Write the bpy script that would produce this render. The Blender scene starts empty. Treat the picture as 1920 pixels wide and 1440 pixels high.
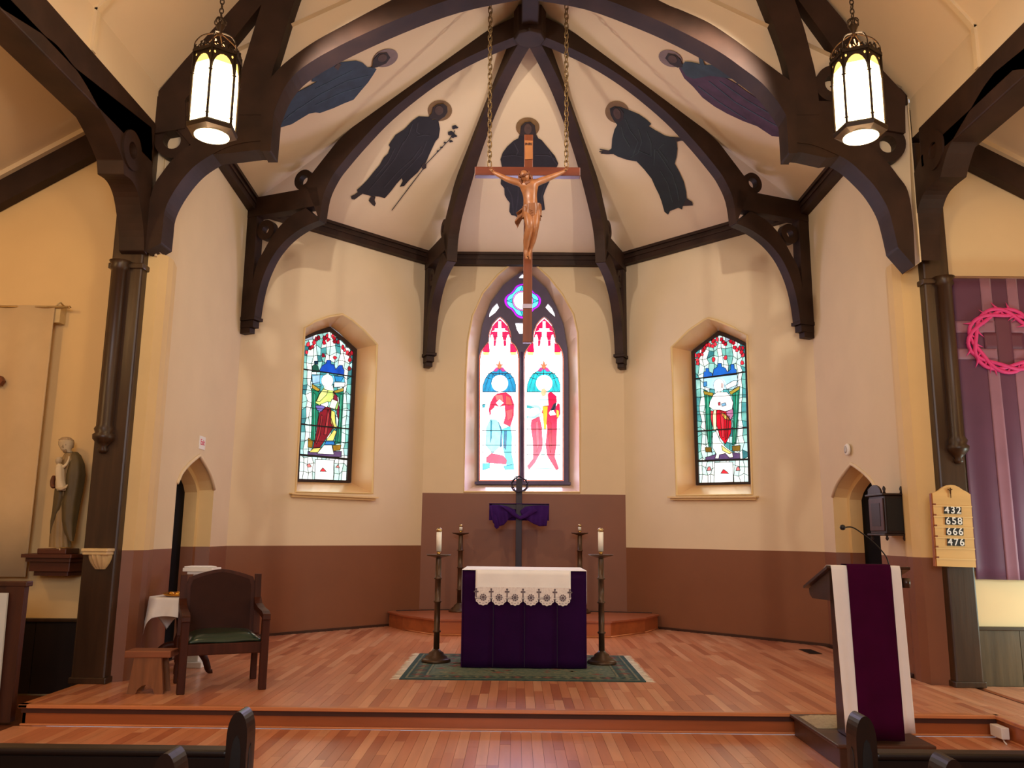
import bpy, bmesh, math, random
from mathutils import Vector, Matrix
from mathutils.geometry import tessellate_polygon
C = bpy.context.scene.collection
random.seed(7)
# ------------------------------------------------------------------ camera
CF, YAW, PITCH, ROLL, CX, CH = 1571.86, -0.0069, 0.1778, 0.0099, -0.1191, 1.44
fw = Vector((math.sin(YAW)*math.cos(PITCH), math.cos(YAW)*math.cos(PITCH), math.sin(PITCH)))
r0 = Vector((math.cos(YAW), -math.sin(YAW), 0)); u0 = r0.cross(fw)
rt = r0*math.cos(ROLL) + u0*math.sin(ROLL); up = u0*math.cos(ROLL) - r0*math.sin(ROLL)
EYE = Vector((CX, 0, CH))
cd = bpy.data.cameras.new('camera'); cam = bpy.data.objects.new('camera', cd); C.objects.link(cam)
cd.sensor_width = 36; cd.lens = CF/1920*36; cd.clip_start = .05; cd.clip_end = 200
M = Matrix((rt, up, -fw)).transposed().to_4x4(); M.translation = EYE; cam.matrix_world = M
sc = bpy.context.scene; sc.camera = cam
# ------------------------------------------------------------------ light
w = bpy.data.worlds.new('world'); sc.world = w; w.use_nodes = True
w.node_tree.nodes['Background'].inputs[0].default_value = (.75, .85, 1, 1)
w.node_tree.nodes['Background'].inputs[1].default_value = .6
sc.view_settings.view_transform = 'Standard'; sc.view_settings.look = 'None'
sc.view_settings.exposure = 0.0; sc.view_settings.gamma = 1; sc.view_settings.use_curve_mapping = False
def light(name, kind, loc, energy, col, target=None, **k):
    l = bpy.data.lights.new(name, kind); l.energy = energy; l.color = col
    for a, b in k.items(): setattr(l, a, b)
    o = bpy.data.objects.new(name, l); C.objects.link(o); o.location = loc
    if target is not None: o.rotation_euler = (Vector(target)-Vector(loc)).to_track_quat('-Z', 'Y').to_euler()
    return o
WARM = (1, .70, .40); MID = (1, .82, .62)
# spots fixed high on the nave side of the chancel arch, aimed into the apse
light('apse_spot', 'SPOT', (-2.22, 7.5, 6.42), 300, (1, .87, .73), (1.3, 13.6, 4.2), spot_size=1.9, spot_blend=.5, shadow_soft_size=.05)
light('apse_spot', 'SPOT', (2.22, 7.5, 6.42), 300, (1, .87, .73), (-1.3, 13.6, 4.2), spot_size=1.9, spot_blend=.5, shadow_soft_size=.05)
# warm fill lamps added behind the camera, with no lanterns modelled there
for x in (-2.9, 2.9):
    for y in (2.2, -2.2):
        light('nave_warm_fill', 'POINT', (x, y, 4.9), 60, WARM, shadow_soft_size=.2)
# aisle ceiling lamps
light('aisle_lamp', 'POINT', (-5.9, 5.6, 4.2), 66, (1, .60, .25), shadow_soft_size=.12)
light('aisle_lamp', 'POINT', (6.2, 5.2, 4.4), 48, (1, .62, .28), shadow_soft_size=.12)
# daylight coming in through the stained glass
light('centre_window_daylight', 'AREA', (0, 14.3, 3.4), 80, (.62, .58, 1), (0, 9, 3.2), shape='RECTANGLE', size=1.3, size_y=3.0)
light('left_window_daylight', 'AREA', (-3.12, 13.14, 3.3), 10, (.8, .95, .8), (0, 10, 3.2), shape='RECTANGLE', size=.7, size_y=2.0)
light('right_window_daylight', 'AREA', (3.12, 13.14, 3.3), 10, (.9, 1, .75), (0, 10, 3.2), shape='RECTANGLE', size=.7, size_y=2.0)
# cool area light set low in the right aisle, its source unseen
light('aisle_cool_light', 'AREA', (6.9, 7.2, 1.0), 75, (.72, .95, .86), (4.6, 8.9, .6), shape='RECTANGLE', size=.9, size_y=1.0)
light('nave_cool_fill', 'AREA', (0, -4.8, 4.0), 300, (.92, .93, 1), (0, 9, 1.5), shape='RECTANGLE', size=3.5, size_y=3)  # cool fill added behind the camera, no window built there
# ------------------------------------------------------------------ projection helpers
def ray(u, v): return EYE, ((u-960)/CF*rt - (v-720)/CF*up + fw)
def U(u, v, ax, val):
    o, d = ray(u, v); t = (val-o[ax])/d[ax]; return o + d*t
def UP(u, v, P, n):
    o, d = ray(u, v); t = (P-o).dot(n)/d.dot(n); return o + d*t
def T(pts, ox, oy, s): return [(ox+x/s, oy+y/s) for x, y in pts]
def ell(cx, cy, rx, ry, n=20, rot=0):
    return [(cx+rx*math.cos(a)*math.cos(rot)-ry*math.sin(a)*math.sin(rot), cy+rx*math.cos(a)*math.sin(rot)+ry*math.sin(a)*math.cos(rot)) for a in [2*math.pi*i/n for i in range(n)]]
def catmull(P, k=6):
    P = [Vector(p) for p in P]; out = []
    for i in range(len(P)-1):
        a = P[max(i-1, 0)]; b = P[i]; c = P[i+1]; d = P[min(i+2, len(P)-1)]
        for j in range(k):
            t = j/k
            out.append(.5*((2*b)+(c-a)*t+(2*a-5*b+4*c-d)*t*t+(3*b-a-3*c+d)*t**3))
    out.append(P[-1]); return out
# ------------------------------------------------------------------ materials
def lin(c):
    return tuple(((x/255)/12.92 if x/255 <= .04045 else ((x/255+.055)/1.055)**2.4) for x in c)
_m = {}
def mat(name, rgb, rough=.6, var=.12, scale=6, metal=0, bump=.0, grain=None, emit=0, spec=.5, coat=0, noisecol=None, sheen=0):
    """rgb given as 0-255 sRGB; procedural noise variation, optional wood grain axis"""
    if name in _m: return _m[name]
    m = bpy.data.materials.new(name); m.use_nodes = True; nt = m.node_tree; N = nt.nodes; L = nt.links
    b = N['Principled BSDF']; c = lin(rgb)
    b.inputs['Roughness'].default_value = rough; b.inputs['Metallic'].default_value = metal
    b.inputs['Specular IOR Level'].default_value = spec; b.inputs['Coat Weight'].default_value = coat
    b.inputs['Sheen Weight'].default_value = sheen
    tc = N.new('ShaderNodeTexCoord'); mp = N.new('ShaderNodeMapping'); L.new(tc.outputs['Object'], mp.inputs[0])
    s = [scale]*3
    if grain is not None: s = [scale*4]*3; s[grain] = scale*.35
    mp.inputs['Scale'].default_value = s
    nz = N.new('ShaderNodeTexNoise'); nz.inputs['Scale'].default_value = 1; nz.inputs['Detail'].default_value = 6
    L.new(mp.outputs[0], nz.inputs['Vector'])
    cr = N.new('ShaderNodeValToRGB'); L.new(nz.outputs['Fac'], cr.inputs[0])
    cr.color_ramp.elements[0].position = .3; cr.color_ramp.elements[1].position = .7
    c2 = lin(noisecol) if noisecol else tuple(x*(1+var) for x in c)
    c1 = c if noisecol else tuple(x*(1-var) for x in c)
    cr.color_ramp.elements[0].color = (*c1, 1); cr.color_ramp.elements[1].color = (*c2, 1)
    L.new(cr.outputs[0], b.inputs['Base Color'])
    if emit:
        L.new(cr.outputs[0], b.inputs['Emission Color']); b.inputs['Emission Strength'].default_value = emit
    if bump:
        bp = N.new('ShaderNodeBump'); bp.inputs['Strength'].default_value = bump; bp.inputs['Distance'].default_value = .02
        L.new(nz.outputs['Fac'], bp.inputs['Height']); L.new(bp.outputs[0], b.inputs['Normal'])
    _m[name] = m; return m
CREAM = mat('cream_plaster', (226, 205, 170), .85, .03, 1.5, bump=.05)
CEIL = mat('ceiling_plaster', (228, 208, 178), .85, .03, 1.2, bump=.05)
JAMB = mat('jamb_plaster', (226, 196, 140), .7, .04, 2)
REVEAL = mat('glossy_reveal_paint', (218, 172, 120), .28, .03, 2)
DADO = mat('brown_wall_paint', (130, 82, 56), .45, .05, 1.5)
BEAM = mat('dark_stained_beam', (50, 32, 23), .6, .35, 3, bump=.15, spec=.3)
BEAM2 = mat('dark_stained_post', (58, 38, 22), .38, .35, 3, bump=.12, grain=2)
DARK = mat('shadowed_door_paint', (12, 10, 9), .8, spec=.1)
ORANGE = mat('orange_oak_riser', (168, 92, 48), .35, .15, 2.5, bump=.05, grain=0)
# ------------------------------------------------------------------ mesh builder
def wm(o):
    m = o.matrix_basis.copy()
    while o.parent: o = o.parent; m = o.matrix_basis @ m
    return m
class MB:
    def __init__(s, *mats): s.v = []; s.f = []; s.mi = []; s.mats = list(mats); s.sm = []
    def add(s, vs, fs, mi=0, smooth=False):
        b = len(s.v); s.v += [Vector(x) for x in vs]
        for f in fs: s.f.append([b+i for i in f]); s.mi.append(mi); s.sm.append(smooth)
        return s
    def box(s, c, d, mi=0, R=None):
        vs = []
        for z in (-1, 1):
            for y in (-1, 1):
                for x in (-1, 1):
                    p = Vector((x*d[0]/2, y*d[1]/2, z*d[2]/2))
                    if R is not None: p = R @ p
                    vs.append(p+Vector(c))
        return s.add(vs, [(0, 2, 3, 1), (4, 5, 7, 6), (0, 1, 5, 4), (2, 6, 7, 3), (0, 4, 6, 2), (1, 3, 7, 5)], mi)
    def bb(s, x0, x1, y0, y1, z0, z1, mi=0): return s.box(((x0+x1)/2, (y0+y1)/2, (z0+z1)/2), (abs(x1-x0), abs(y1-y0), abs(z1-z0)), mi)
    def lathe(s, prof, o=(0, 0, 0), n=24, mi=0, smooth=True, sx=1, sy=1):
        o = Vector(o); vs = []; k = len(prof)
        for i in range(n):
            a = 2*math.pi*i/n
            for r, z in prof: vs.append(o+Vector((r*math.cos(a)*sx, r*math.sin(a)*sy, z)))
        fs = []
        for i in range(n):
            j = (i+1) % n
            for t in range(k-1): fs.append((i*k+t, j*k+t, j*k+t+1, i*k+t+1))
        fs.append([i*k for i in range(n)][::-1]); fs.append([i*k+k-1 for i in range(n)])
        return s.add(vs, fs, mi, smooth)
    def tube(s, pts, r, n=8, mi=0, closed=False, smooth=True):
        pts = [Vector(p) for p in pts]; k = len(pts); vs = []
        rr = r if isinstance(r, (list, tuple)) else [r]*k
        for i, p in enumerate(pts):
            if closed: d = pts[(i+1) % k]-pts[i-1]
            else: d = pts[min(i+1, k-1)]-pts[max(i-1, 0)]
            d.normalize(); a = Vector((0, 0, 1)) if abs(d.z) < .9 else Vector((0, 1, 0))
            x = d.cross(a).normalized(); y = d.cross(x)
            for j in range(n):
                t = 2*math.pi*j/n; vs.append(p+(x*math.cos(t)+y*math.sin(t))*rr[i])
        fs = []
        for i in range(k if closed else k-1):
            i2 = (i+1) % k
            for j in range(n): fs.append((i*n+j, i*n+(j+1) % n, i2*n+(j+1) % n, i2*n+j))
        if not closed: fs.append(list(range(n))[::-1]); fs.append([(k-1)*n+j for j in range(n)])
        return s.add(vs, fs, mi, smooth)
    def prism(s, loop, ext, holes=(), mi=0, mside=None):
        """planar polygon (3d points) with holes, extruded by vector ext"""
        ext = Vector(ext); loops = [[Vector(p) for p in loop]]+[[Vector(p) for p in h] for h in holes]
        n = Vector((0, 0, 0)); L0 = loops[0]
        for i in range(len(L0)): n += (L0[i]-L0[0]).cross(L0[(i+1) % len(L0)]-L0[0])
        n.normalize(); ax = (L0[1]-L0[0]).normalized(); ay = n.cross(ax)
        flat = [[Vector((p.dot(ax), p.dot(ay), 0)) for p in l] for l in loops]
        tri = tessellate_polygon(flat); allp = [p for l in loops for p in l]; m = len(allp)
        e = ext.length > 1e-6
        fs = [tuple(t) for t in tri]
        if e: fs += [tuple(m+i for i in reversed(t)) for t in tri]
        s.add(allp+([p+ext for p in allp] if e else []), fs, mi)
        if e:
            for l in loops:
                k = len(l)
                s.add(l+[p+ext for p in l], [(i, (i+1) % k, k+(i+1) % k, k+i) for i in range(k)], mi if mside is None else mside)
        return s
    def grid(s, fn, nu, nv, mi=0, thick=None, smooth=True):
        P = [[Vector(fn(i/nu, j/nv)) for i in range(nu+1)] for j in range(nv+1)]
        vs = [p for r in P for p in r]; W = nu+1; N = len(vs)
        fs = [(j*W+i, j*W+i+1, (j+1)*W+i+1, (j+1)*W+i) for j in range(nv) for i in range(nu)]
        if thick:
            t = Vector(thick); vs2 = [p+t for p in vs]
            fs2 = [tuple(N+i for i in reversed(f)) for f in fs]
            bd = [j for j in range(W)]+[j*W+nu for j in range(1, nv+1)]+[nv*W+i for i in range(nu-1, -1, -1)]+[j*W for j in range(nv-1, 0, -1)]
            k = len(bd); fs3 = [(bd[i], N+bd[i], N+bd[(i+1) % k], bd[(i+1) % k]) for i in range(k)]
            return s.add(vs+vs2, fs+fs2+fs3, mi, smooth)
        return s.add(vs, fs, mi, smooth)
    def build(s, name, parent=None, local=False, fix=True, **tags):
        me = bpy.data.meshes.new(name); vs = s.v
        o = bpy.data.objects.new(name, me)
        if parent is not None:
            o.parent = parent
            if not local: inv = wm(parent).inverted(); vs = [inv @ v for v in vs]
        elif vs and not local:
            b = Vector(((min(v.x for v in vs)+max(v.x for v in vs))/2, (min(v.y for v in vs)+max(v.y for v in vs))/2, min(v.z for v in vs)))
            o.location = b; vs = [v-b for v in vs]
        me.from_pydata(vs, [], s.f)
        for m in s.mats: me.materials.append(m)
        for p, i, q in zip(me.polygons, s.mi, s.sm): p.material_index = i; p.use_smooth = q
        if fix:
            bm = bmesh.new(); bm.from_mesh(me); bmesh.ops.recalc_face_normals(bm, faces=bm.faces); bm.to_mesh(me); bm.free()
        C.objects.link(o)
        for a, b in tags.items(): o[a] = b
        return o
def thing(name, label, cat, loc=(0, 0, 0), rz=0, group=None):
    o = bpy.data.objects.new(name, None); C.objects.link(o); o.location = loc; o.rotation_euler = (0, 0, rz)
    o['label'] = label; o['category'] = cat; o.empty_display_size = .1
    if group: o['group'] = group
    return o
def struct(name):
    o = bpy.data.objects.new(name, None); C.objects.link(o); o['kind'] = 'structure'; return o
def copy_tree(o, parent=None):
    c = o.copy(); C.objects.link(c); c.parent = parent
    for ch in list(o.children): copy_tree(ch, c)
    return c
def bev(o, wd=.01, seg=2):
    m = o.modifiers.new('bevel', 'BEVEL'); m.width = wd; m.segments = seg; m.limit_method = 'ANGLE'; return o
def text(body, size, mt, name, parent, M4, depth=.001):
    cu = bpy.data.curves.new('t', 'FONT'); cu.body = body; cu.size = size; cu.align_x = 'CENTER'; cu.align_y = 'CENTER'; cu.extrude = depth; cu.offset = size*.015
    to = bpy.data.objects.new('t', cu); C.objects.link(to)
    bpy.context.view_layer.update()
    me = bpy.data.meshes.new_from_object(to.evaluated_get(bpy.context.evaluated_depsgraph_get()))
    bpy.data.objects.remove(to); me.name = name; me.materials.clear(); me.materials.append(mt)
    me.transform(M4)
    if parent is not None: me.transform(wm(parent).inverted())
    o = bpy.data.objects.new(name, me); o.parent = parent; C.objects.link(o); return o
# ------------------------------------------------------------------ plan
HUB = Vector((0, 10.04, 0))
A = Vector((-4.11, 11.74, 0)); B = Vector((-1.70, 14.15, 0)); Cc = Vector((1.70, 14.15, 0)); D = Vector((4.11, 11.74, 0))
ZD, ZP, ZW = 1.25, 2.115, 6.22
FL0, FLOW = 0.0, -0.172
YF = 8.30                                        # front face of the chancel truss
def groin(r): return 8.36-0.48*r
# ------------------------------------------------------------------ apse walls
def wall_seg(name, P, Q, hole=None, dado=ZD, top=ZW, thick=.18, holeB=None, th=None):
    """vertical wall from plan point P to Q, inside face towards the hub; hole = list of 3d points"""
    d = (Q-P).normalized(); n = Vector((d.y, -d.x, 0))
    if n.dot(HUB-P) > 0: n = -n          # outward
    if th: thick = th
    mb = MB(CREAM, DADO)
    def at(s, z): return P+d*s+Vector((0, 0, z))
    Lw = (Q-P).length
    holes = []
    if hole:
        hs = [((p-P).dot(d), p.z) for p in hole]
        zmin = min(z for s_, z in hs)
        if zmin < dado:      # doorway starting at the floor: cut both bands
            s0, s1 = min(s_ for s_, z in hs), max(s_ for s_, z in hs)
            lo = [(0, FL0-.2), (s0, FL0-.2), (s0, dado), (0, dado)]; lo2 = [(s1, FL0-.2), (Lw, FL0-.2), (Lw, dado), (s1, dado)]
            for q in (lo, lo2): mb.prism([at(*x) for x in q], n*thick, mi=1)
            arch = sorted([x for x in hs if x[1] > dado+.01], key=lambda x: x[0])
            up_ = [(0, dado), (s0, dado)]+arch+[(s1, dado), (Lw, dado), (Lw, top), (0, top)]
            mb.prism([at(*x) for x in up_], n*thick)
            return mb.build(name, kind='structure'), n
        holes = [[at(*x) for x in hs]]
    mb.prism([at(0, FL0-.2), at(Lw, FL0-.2), at(Lw, dado), at(0, dado)], n*thick, mi=1)
    mb.prism([at(0, dado), at(Lw, dado), at(Lw, top), at(0, top)], n*thick, holes=holes)
    return mb.build(name, kind='structure'), n
NAB = Vector((-1, 1, 0)).normalized(); NCD = Vector((1, 1, 0)).normalized(); NBC = Vector((0, 1, 0))
winL_wall = [(554, 922), (571, 615)]+[(590, 603), (617, 593.5), (642, 589.5)]+[(660, 600), (684, 621), (707, 646), (698, 925)]
winR_wall = [(1269, 929), (1259, 651), (1292, 619), (1320, 600), (1328, 596.5), (1345, 601), (1375, 614), (1401, 629), (1411, 927)]
winC_wall = [(870, 922), (872, 799), (873.5, 704), (877, 640), (886, 592), (905, 550), (934, 515), (962, 492), (980, 483), (998, 491), (1030, 521), (1055, 553), (1075, 589), (1083, 624), (1085, 704), (1087, 799), (1087, 923)]
L3 = Vector((-3.95, 9.0, 0)); R3 = Vector((4.09, 9.27, 0))
nSL = Vector((-1, 0, 0)); nSR = Vector((1, 0, 0))
hL = [UP(u, v, A, NAB) for u, v in winL_wall]; hR = [UP(u, v, D, NCD) for u, v in winR_wall]; hC = [UP(u, v, B, NBC) for u, v in winC_wall]
wall_seg('wall_back', B, Cc, hC, dado=ZP, th=.02)
wall_seg('wall_left_diagonal', A, B, hL, th=.02)
wall_seg('wall_right_diagonal', Cc, D, hR, th=.02)
def door_loop(P, Q, s0, s1, zs, zt, base=-.2):
    d = (Q-P).normalized(); m = (s0+s1)/2; h = (s1-s0)/2; out = [(s0, base), (s0, zs)]
    for i in range(1, 8):
        t = i/7; out.append((m-h*(1-t), zs+(zt-zs)*t**.62))
    for i in range(6, 0, -1):
        t = i/7; out.append((m+h*(1-t), zs+(zt-zs)*t**.62))
    out += [(s1, zs), (s1, base)]
    return [P+d*a+Vector((0, 0, b)) for a, b in out]
dl = (A-L3).normalized(); dr = (D-R3).normalized()
def doorway(name, P, Q, s0, s1, zs, zt):
    """splayed pointed doorway with stepped jambs and a dark door set deep in it"""
    loop = door_loop(P, Q, s0, s1, zs, zt); wall, n = wall_seg(name, P, Q, loop, th=.02)
    d = (Q-P).normalized(); root = struct('door_1' if n.x < 0 else 'door_2'); root.location = P+d*(s0+s1)/2
    def inset(k, off, dz): return [p+n*off for p in door_loop(P, Q, s0+k, s1-k, zs-dz*.4, zt-dz)]
    a = loop; b = inset(.04, .17, .04); c = inset(.10, .18, .10); e = inset(.12, .33, .12)
    mb = MB(JAMB, DADO)
    for X, Y in ((a, b), (b, c), (c, e)):
        for i in range(len(X)-1):
            q = [X[i], X[i+1], Y[i+1], Y[i]]
            if i in (0, len(X)-2):     # vertical jamb: split at the dado line
                lo, hi = (X[i], X[i+1]) if X[i].z < X[i+1].z else (X[i+1], X[i]); lo2, hi2 = (Y[i], Y[i+1]) if Y[i].z < Y[i+1].z else (Y[i+1], Y[i])
                m1 = lo.copy(); m1.z = ZD; m2 = lo2.copy(); m2.z = ZD
                mb.add([lo, m1, m2, lo2], [(0, 1, 2, 3)], 1); mb.add([m1, hi, hi2, m2], [(0, 1, 2, 3)], 0)
            else: mb.add(q, [(0, 1, 2, 3)], 0)
    mb.build('stepped_jamb', root)
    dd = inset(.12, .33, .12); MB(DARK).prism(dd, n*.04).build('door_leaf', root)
    h = MB(mat('old_brass', (150, 110, 50), .35, metal=1)); q = P+d*(s0+.3)+n*.30+Vector((0, 0, 1.0)); h.lathe([(.01, -.02), (.03, 0), (.01, .02)], q, 12); h.build('door_handle', root)
    tr = MB(CREAM); tr.tube([p-n*.004 for p in loop[1:-1]], .022, 8); tr.build('arch_moulding', root)
    return n
doorway('wall_left', L3, A, .56, 1.98, 1.98, 2.36)
doorway('wall_right', R3, D, .62, 2.05, 1.98, 2.36)
# jamb pieces between the side walls and the great pillars
def jamb(name, pts, top):
    mb = MB(JAMB, DADO)
    for P, Q in zip(pts[:-1], pts[1:]):
        mb.add([P+Vector((0, 0, -.2)), Q+Vector((0, 0, -.2)), Q+Vector((0, 0, ZD)), P+Vector((0, 0, ZD))], [(0, 1, 2, 3)], 1)
        mb.add([P+Vector((0, 0, ZD)), Q+Vector((0, 0, ZD)), Q+Vector((0, 0, top)), P+Vector((0, 0, top))], [(0, 1, 2, 3)], 0)
    return mb.build(name, kind='structure')
jamb('wall_left_end', [Vector((-4.12, 8.42, 0)), Vector((-3.93, 8.5, 0)), Vector((-3.885, 8.62, 0)), Vector((-3.885, 8.75, 0)), Vector((-3.95, 9.0, 0))], 4.35)
jamb('wall_right_end', [Vector((4.26, 8.74, 0)), Vector((4.07, 8.86, 0)), Vector((4.03, 8.98, 0)), Vector((4.03, 9.1, 0)), Vector((4.09, 9.27, 0))], 4.45)
# upper side walls over the jambs, running to the truss
for sx, P in ((-1, L3), (1, R3)):
    m = MB(CREAM); m.prism([Vector((P.x, 8.45, 4.3)), Vector((P.x, P.y, 4.3)), Vector((P.x, P.y, ZW)), Vector((P.x, 8.45, ZW))], Vector((sx*.015, 0, 0)))
    m.build('wall_%s_upper' % ('left' if sx < 0 else 'right'), kind='structure')
# ------------------------------------------------------------------ apse ceiling: flat webs rising to the hub
TOP = Vector((0, 10.04, groin(0)))
def cz(p): return Vector((p.x, p.y, ZW))
ceil_faces = []
cb = MB(CEIL)
for P, Q in ((A, B), (B, Cc), (Cc, D)): ceil_faces.append([cz(P), cz(Q), TOP])
for sx, P in ((-1, A), (1, D)):
    ceil_faces.append([cz(P), TOP, Vector((0, 8.4, TOP.z)), Vector((P.x, 8.4, ZW))])
for f in ceil_faces: cb.add(f, [tuple(range(len(f)))])
cb.build('ceiling', kind='structure')
def ceil_hit(u, v, off=.012):
    o, d = ray(u, v); best = None
    for f in ceil_faces:
        n = (f[1]-f[0]).cross(f[2]-f[0]).normalized()
        if abs(d.dot(n)) < 1e-6: continue
        t = (f[0]-o).dot(n)/d.dot(n); p = o+d*t
        ok = True; c = sum(f, Vector())/len(f)
        for i in range(len(f)):
            e = f[(i+1) % len(f)]-f[i]; m = e.cross(n)
            if (p-f[i]).dot(m)*(c-f[i]).dot(m) < -1e-9: ok = False; break
        if ok and (best is None or t < best[0]):
            if n.dot(EYE-p) < 0: n = -n
            best = (t, p+n*off, n)
    return best
# cornice beams
def beam_between(name, P, Q, z0, z1, dep, mats=BEAM, parent=None, **k):
    d = (Q-P).normalized(); n = Vector((d.y, -d.x, 0))
    if n.dot(HUB-P) < 0: n = -n
    mb = MB(mats); e = d*.06
    for a, b, w_ in ((z0, z1, dep), (z0+.09, z0+.12, dep+.02), (z1-.05, z1, dep+.03)):
        mb.prism([P-e+Vector((0, 0, a)), Q+e+Vector((0, 0, a)), Q+e+Vector((0, 0, b)), P-e+Vector((0, 0, b))], n*w_)
    return mb.build(name, parent, **k)
for i, (P, Q) in enumerate(((A, B), (B, Cc), (Cc, D), (A, Vector((-3.97, 8.5, 0))), (D, Vector((4.09, 8.5, 0))))):
    beam_between('trim_%d' % (i+1), P, Q, 6.08, 6.3, .12, kind='structure')
for i, (P, Q) in enumerate(((A, B), (B, Cc), (Cc, D), (A, A+(L3-A)*.36), (D, D+(R3-D)*.42), (L3, L3+(A-L3)*.17), (R3, R3+(D-R3)*.19))):
    d = (Q-P).normalized(); n = Vector((d.y, -d.x, 0))
    if n.dot(HUB-P) < 0: n = -n
    MB(mat('dark_base_shoe', (60, 34, 22), .5)).prism([P, Q, Q+Vector((0, 0, .035)), P+Vector((0, 0, .035))], n*.02).build('baseboard_%s' % ('left', 'back', 'right', 'left_end', 'right_end', 'left_front', 'right_front')[i], kind='structure')
# ------------------------------------------------------------------ ribs with their brackets
rib_up = [(0.14, 8.18), (0.6, 8.05), (1.15, 7.82), (1.7, 7.58), (2.25, 7.30), (2.8, 6.97), (3.03, 6.76), (3.32, 6.46), (3.38, 6.3)]
rib_lo = [(0.14, 7.88), (.55, 7.81), (1.05, 7.68), (1.55, 7.47), (2.1, 7.15), (2.5, 6.83), (2.8, 6.55), (2.95, 6.38), (3.08, 6.12), (3.13, 5.76)]
br_lo = [(3.13, 5.76), (3.38, 5.70), (3.62, 5.59), (3.81, 5.44), (3.95, 5.26), (4.07, 5.0), (4.14, 4.7), (4.17, 4.42)]
br_up = [(4.24, 4.42), (4.24, 4.95), (4.18, 5.25), (4.08, 5.42), (3.95, 5.62), (3.80, 5.78), (3.62, 5.9), (3.38, 5.98)]
def rib(corner, label):
    e = (corner-HUB); e.z = 0; e.normalize(); t = Vector((-e.y, e.x, 0)); hw = .085
    root = thing('ceiling_rib', label, 'roof rib', corner*1, group='curved ribs of the apse roof')
    def P(r, z, o=0): return HUB+e*r+t*o+Vector((0, 0, z))
    def sl(name, pts, h, holes=()):
        mb = MB(BEAM); mb.prism([P(r, z, -h) for r, z in pts], t*2*h, holes=[[P(r, z, -h) for r, z in q] for q in holes]); return bev(mb.build(name, root), .012)
    up_c = [tuple(q) for q in catmull([Vector((a, b, 0)) for a, b in rib_up[:-1]], 4)]; lo_c = [tuple(q) for q in catmull([Vector((a, b, 0)) for a, b in rib_lo], 4)]
    sl('curved_rib', [(a[0], a[1]) for a in up_c]+[rib_up[-1]]+[(a[0], a[1]) for a in lo_c[::-1]], hw)
    lo = [(a[0], a[1]) for a in catmull([Vector((a, b, 0)) for a, b in br_lo], 4)]; hi = [(a[0], a[1]) for a in catmull([Vector((a, b, 0)) for a, b in br_up], 3)]
    sl('curved_brace', lo+hi, hw-.01)
    sl('hammer_beam', [(3.13, 5.98), (3.2, 6.27), (4.42, 6.27), (4.42, 5.98)], hw)
    sl('wall_post', [(4.24, 4.42), (4.24, 6.0), (4.44, 6.0), (4.44, 4.42)], hw-.01)
    c = MB(BEAM); 
    for (r0_, z0, z1, h) in ((4.15, 4.42, 4.47, hw+.01), (4.19, 4.32, 4.42, hw-.02), (4.25, 4.24, 4.32, hw-.03)):
        c.prism([P(r0_, z0, -h), P(r0_, z1, -h), P(4.44, z1, -h), P(4.44, z0, -h)], t*2*h)
    bev(c.build('corbel_end', root), .012)
    def ring(r, z, R_, hr):
        n = 24; o_ = [(r+R_*math.cos(2*math.pi*i/n), z+R_*math.sin(2*math.pi*i/n)) for i in range(n)]; i_ = [(r+hr*math.cos(2*math.pi*i/n), z+hr*math.sin(2*math.pi*i/n)) for i in range(n)]
        sl('ring', o_, hw-.035, [i_])
    ring(3.47, 6.43, .155, .075); ring(4.09, 5.76, .15, .06)
    return root
rib(A, 'leftmost curved dark timber rib with bracket, beside the left side wall')
rib(B, 'curved dark timber rib with bracket just left of the centre window')
rib(Cc, 'curved dark timber rib with bracket just right of the centre window')
rib(D, 'rightmost curved dark timber rib with bracket, beside the right side wall')
hub = thing('roof_boss', 'octagonal dark timber boss where the ceiling ribs meet', 'roof boss', HUB+Vector((0, 0, 7.8)))
m = MB(BEAM); m.lathe([(.0, 7.84), (.2, 7.84), (.215, 7.87), (.215, 8.25), (0, 8.25)], HUB, 8, smooth=False); bev(m.build('boss_block', hub), .01)
rb = MB(BEAM); rb.bb(-.11, .11, 8.45, 9.86, 7.93, 8.3); bev(rb.build('ridge_beam', None), .015)
o = bpy.data.objects['ridge_beam']; o['label'] = 'square ridge beam running forward from the roof boss'; o['category'] = 'beam'
# ------------------------------------------------------------------ chancel truss (front face at YF)
def fpoly(pts, y=YF):
    out = []
    for q in pts:
        p = U(q[0], q[1], 1, q[2] if len(q) > 2 else y); p.y = y; out.append(p)
    return out
def cm(pts, k=4): return [(p.x, p.y) for p in catmull([Vector((a, b, 0)) for a, b in pts], k)]
TD = .28
def tpart(name, pts, root, y=YF, dep=TD, holes=(), mt=BEAM):
    mb = MB(mt); mb.prism(fpoly(pts, y), (0, dep, 0), [fpoly(h, y) for h in holes]); return bev(mb.build(name, root), .015)
def ringp(root, cx, cy, R_, hr, y=YF+.04): tpart('ring', ell(cx, cy, R_, R_, 28), root, y, TD-.1, [ell(cx, cy, hr, hr, 24)])
def bk(pts): return [(a, b, YF+TD) for a, b in pts]
tl = thing('chancel_truss', 'left half of the dark timber arch truss framing the sanctuary', 'truss', (-4.1, YF, 4.2))
tpart('arch_brace', bk(cm([(322, 472), (325, 443), (329, 412), (344, 380), (368, 347), (393, 324), (433, 301), (467, 290), (508, 285)]))+[(508, 240)]+cm([(500, 240), (440, 240), (390, 255), (352, 275), (325, 297), (303, 325), (288, 350), (276, 400), (272, 472)]), tl, YF+.004)
tpart('arch_rib', [(507, 283), (513, 215)]+cm([(513, 212), (533, 165), (567, 127), (640, 84), (750, 34), (860, -6), (985, -32)])+cm([(985, -110), (860, -60), (742, -4), (640, 50), (583, 82), (533, 119), (508, 145)])+[(492, 150), (488, 283)], tl)
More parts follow.
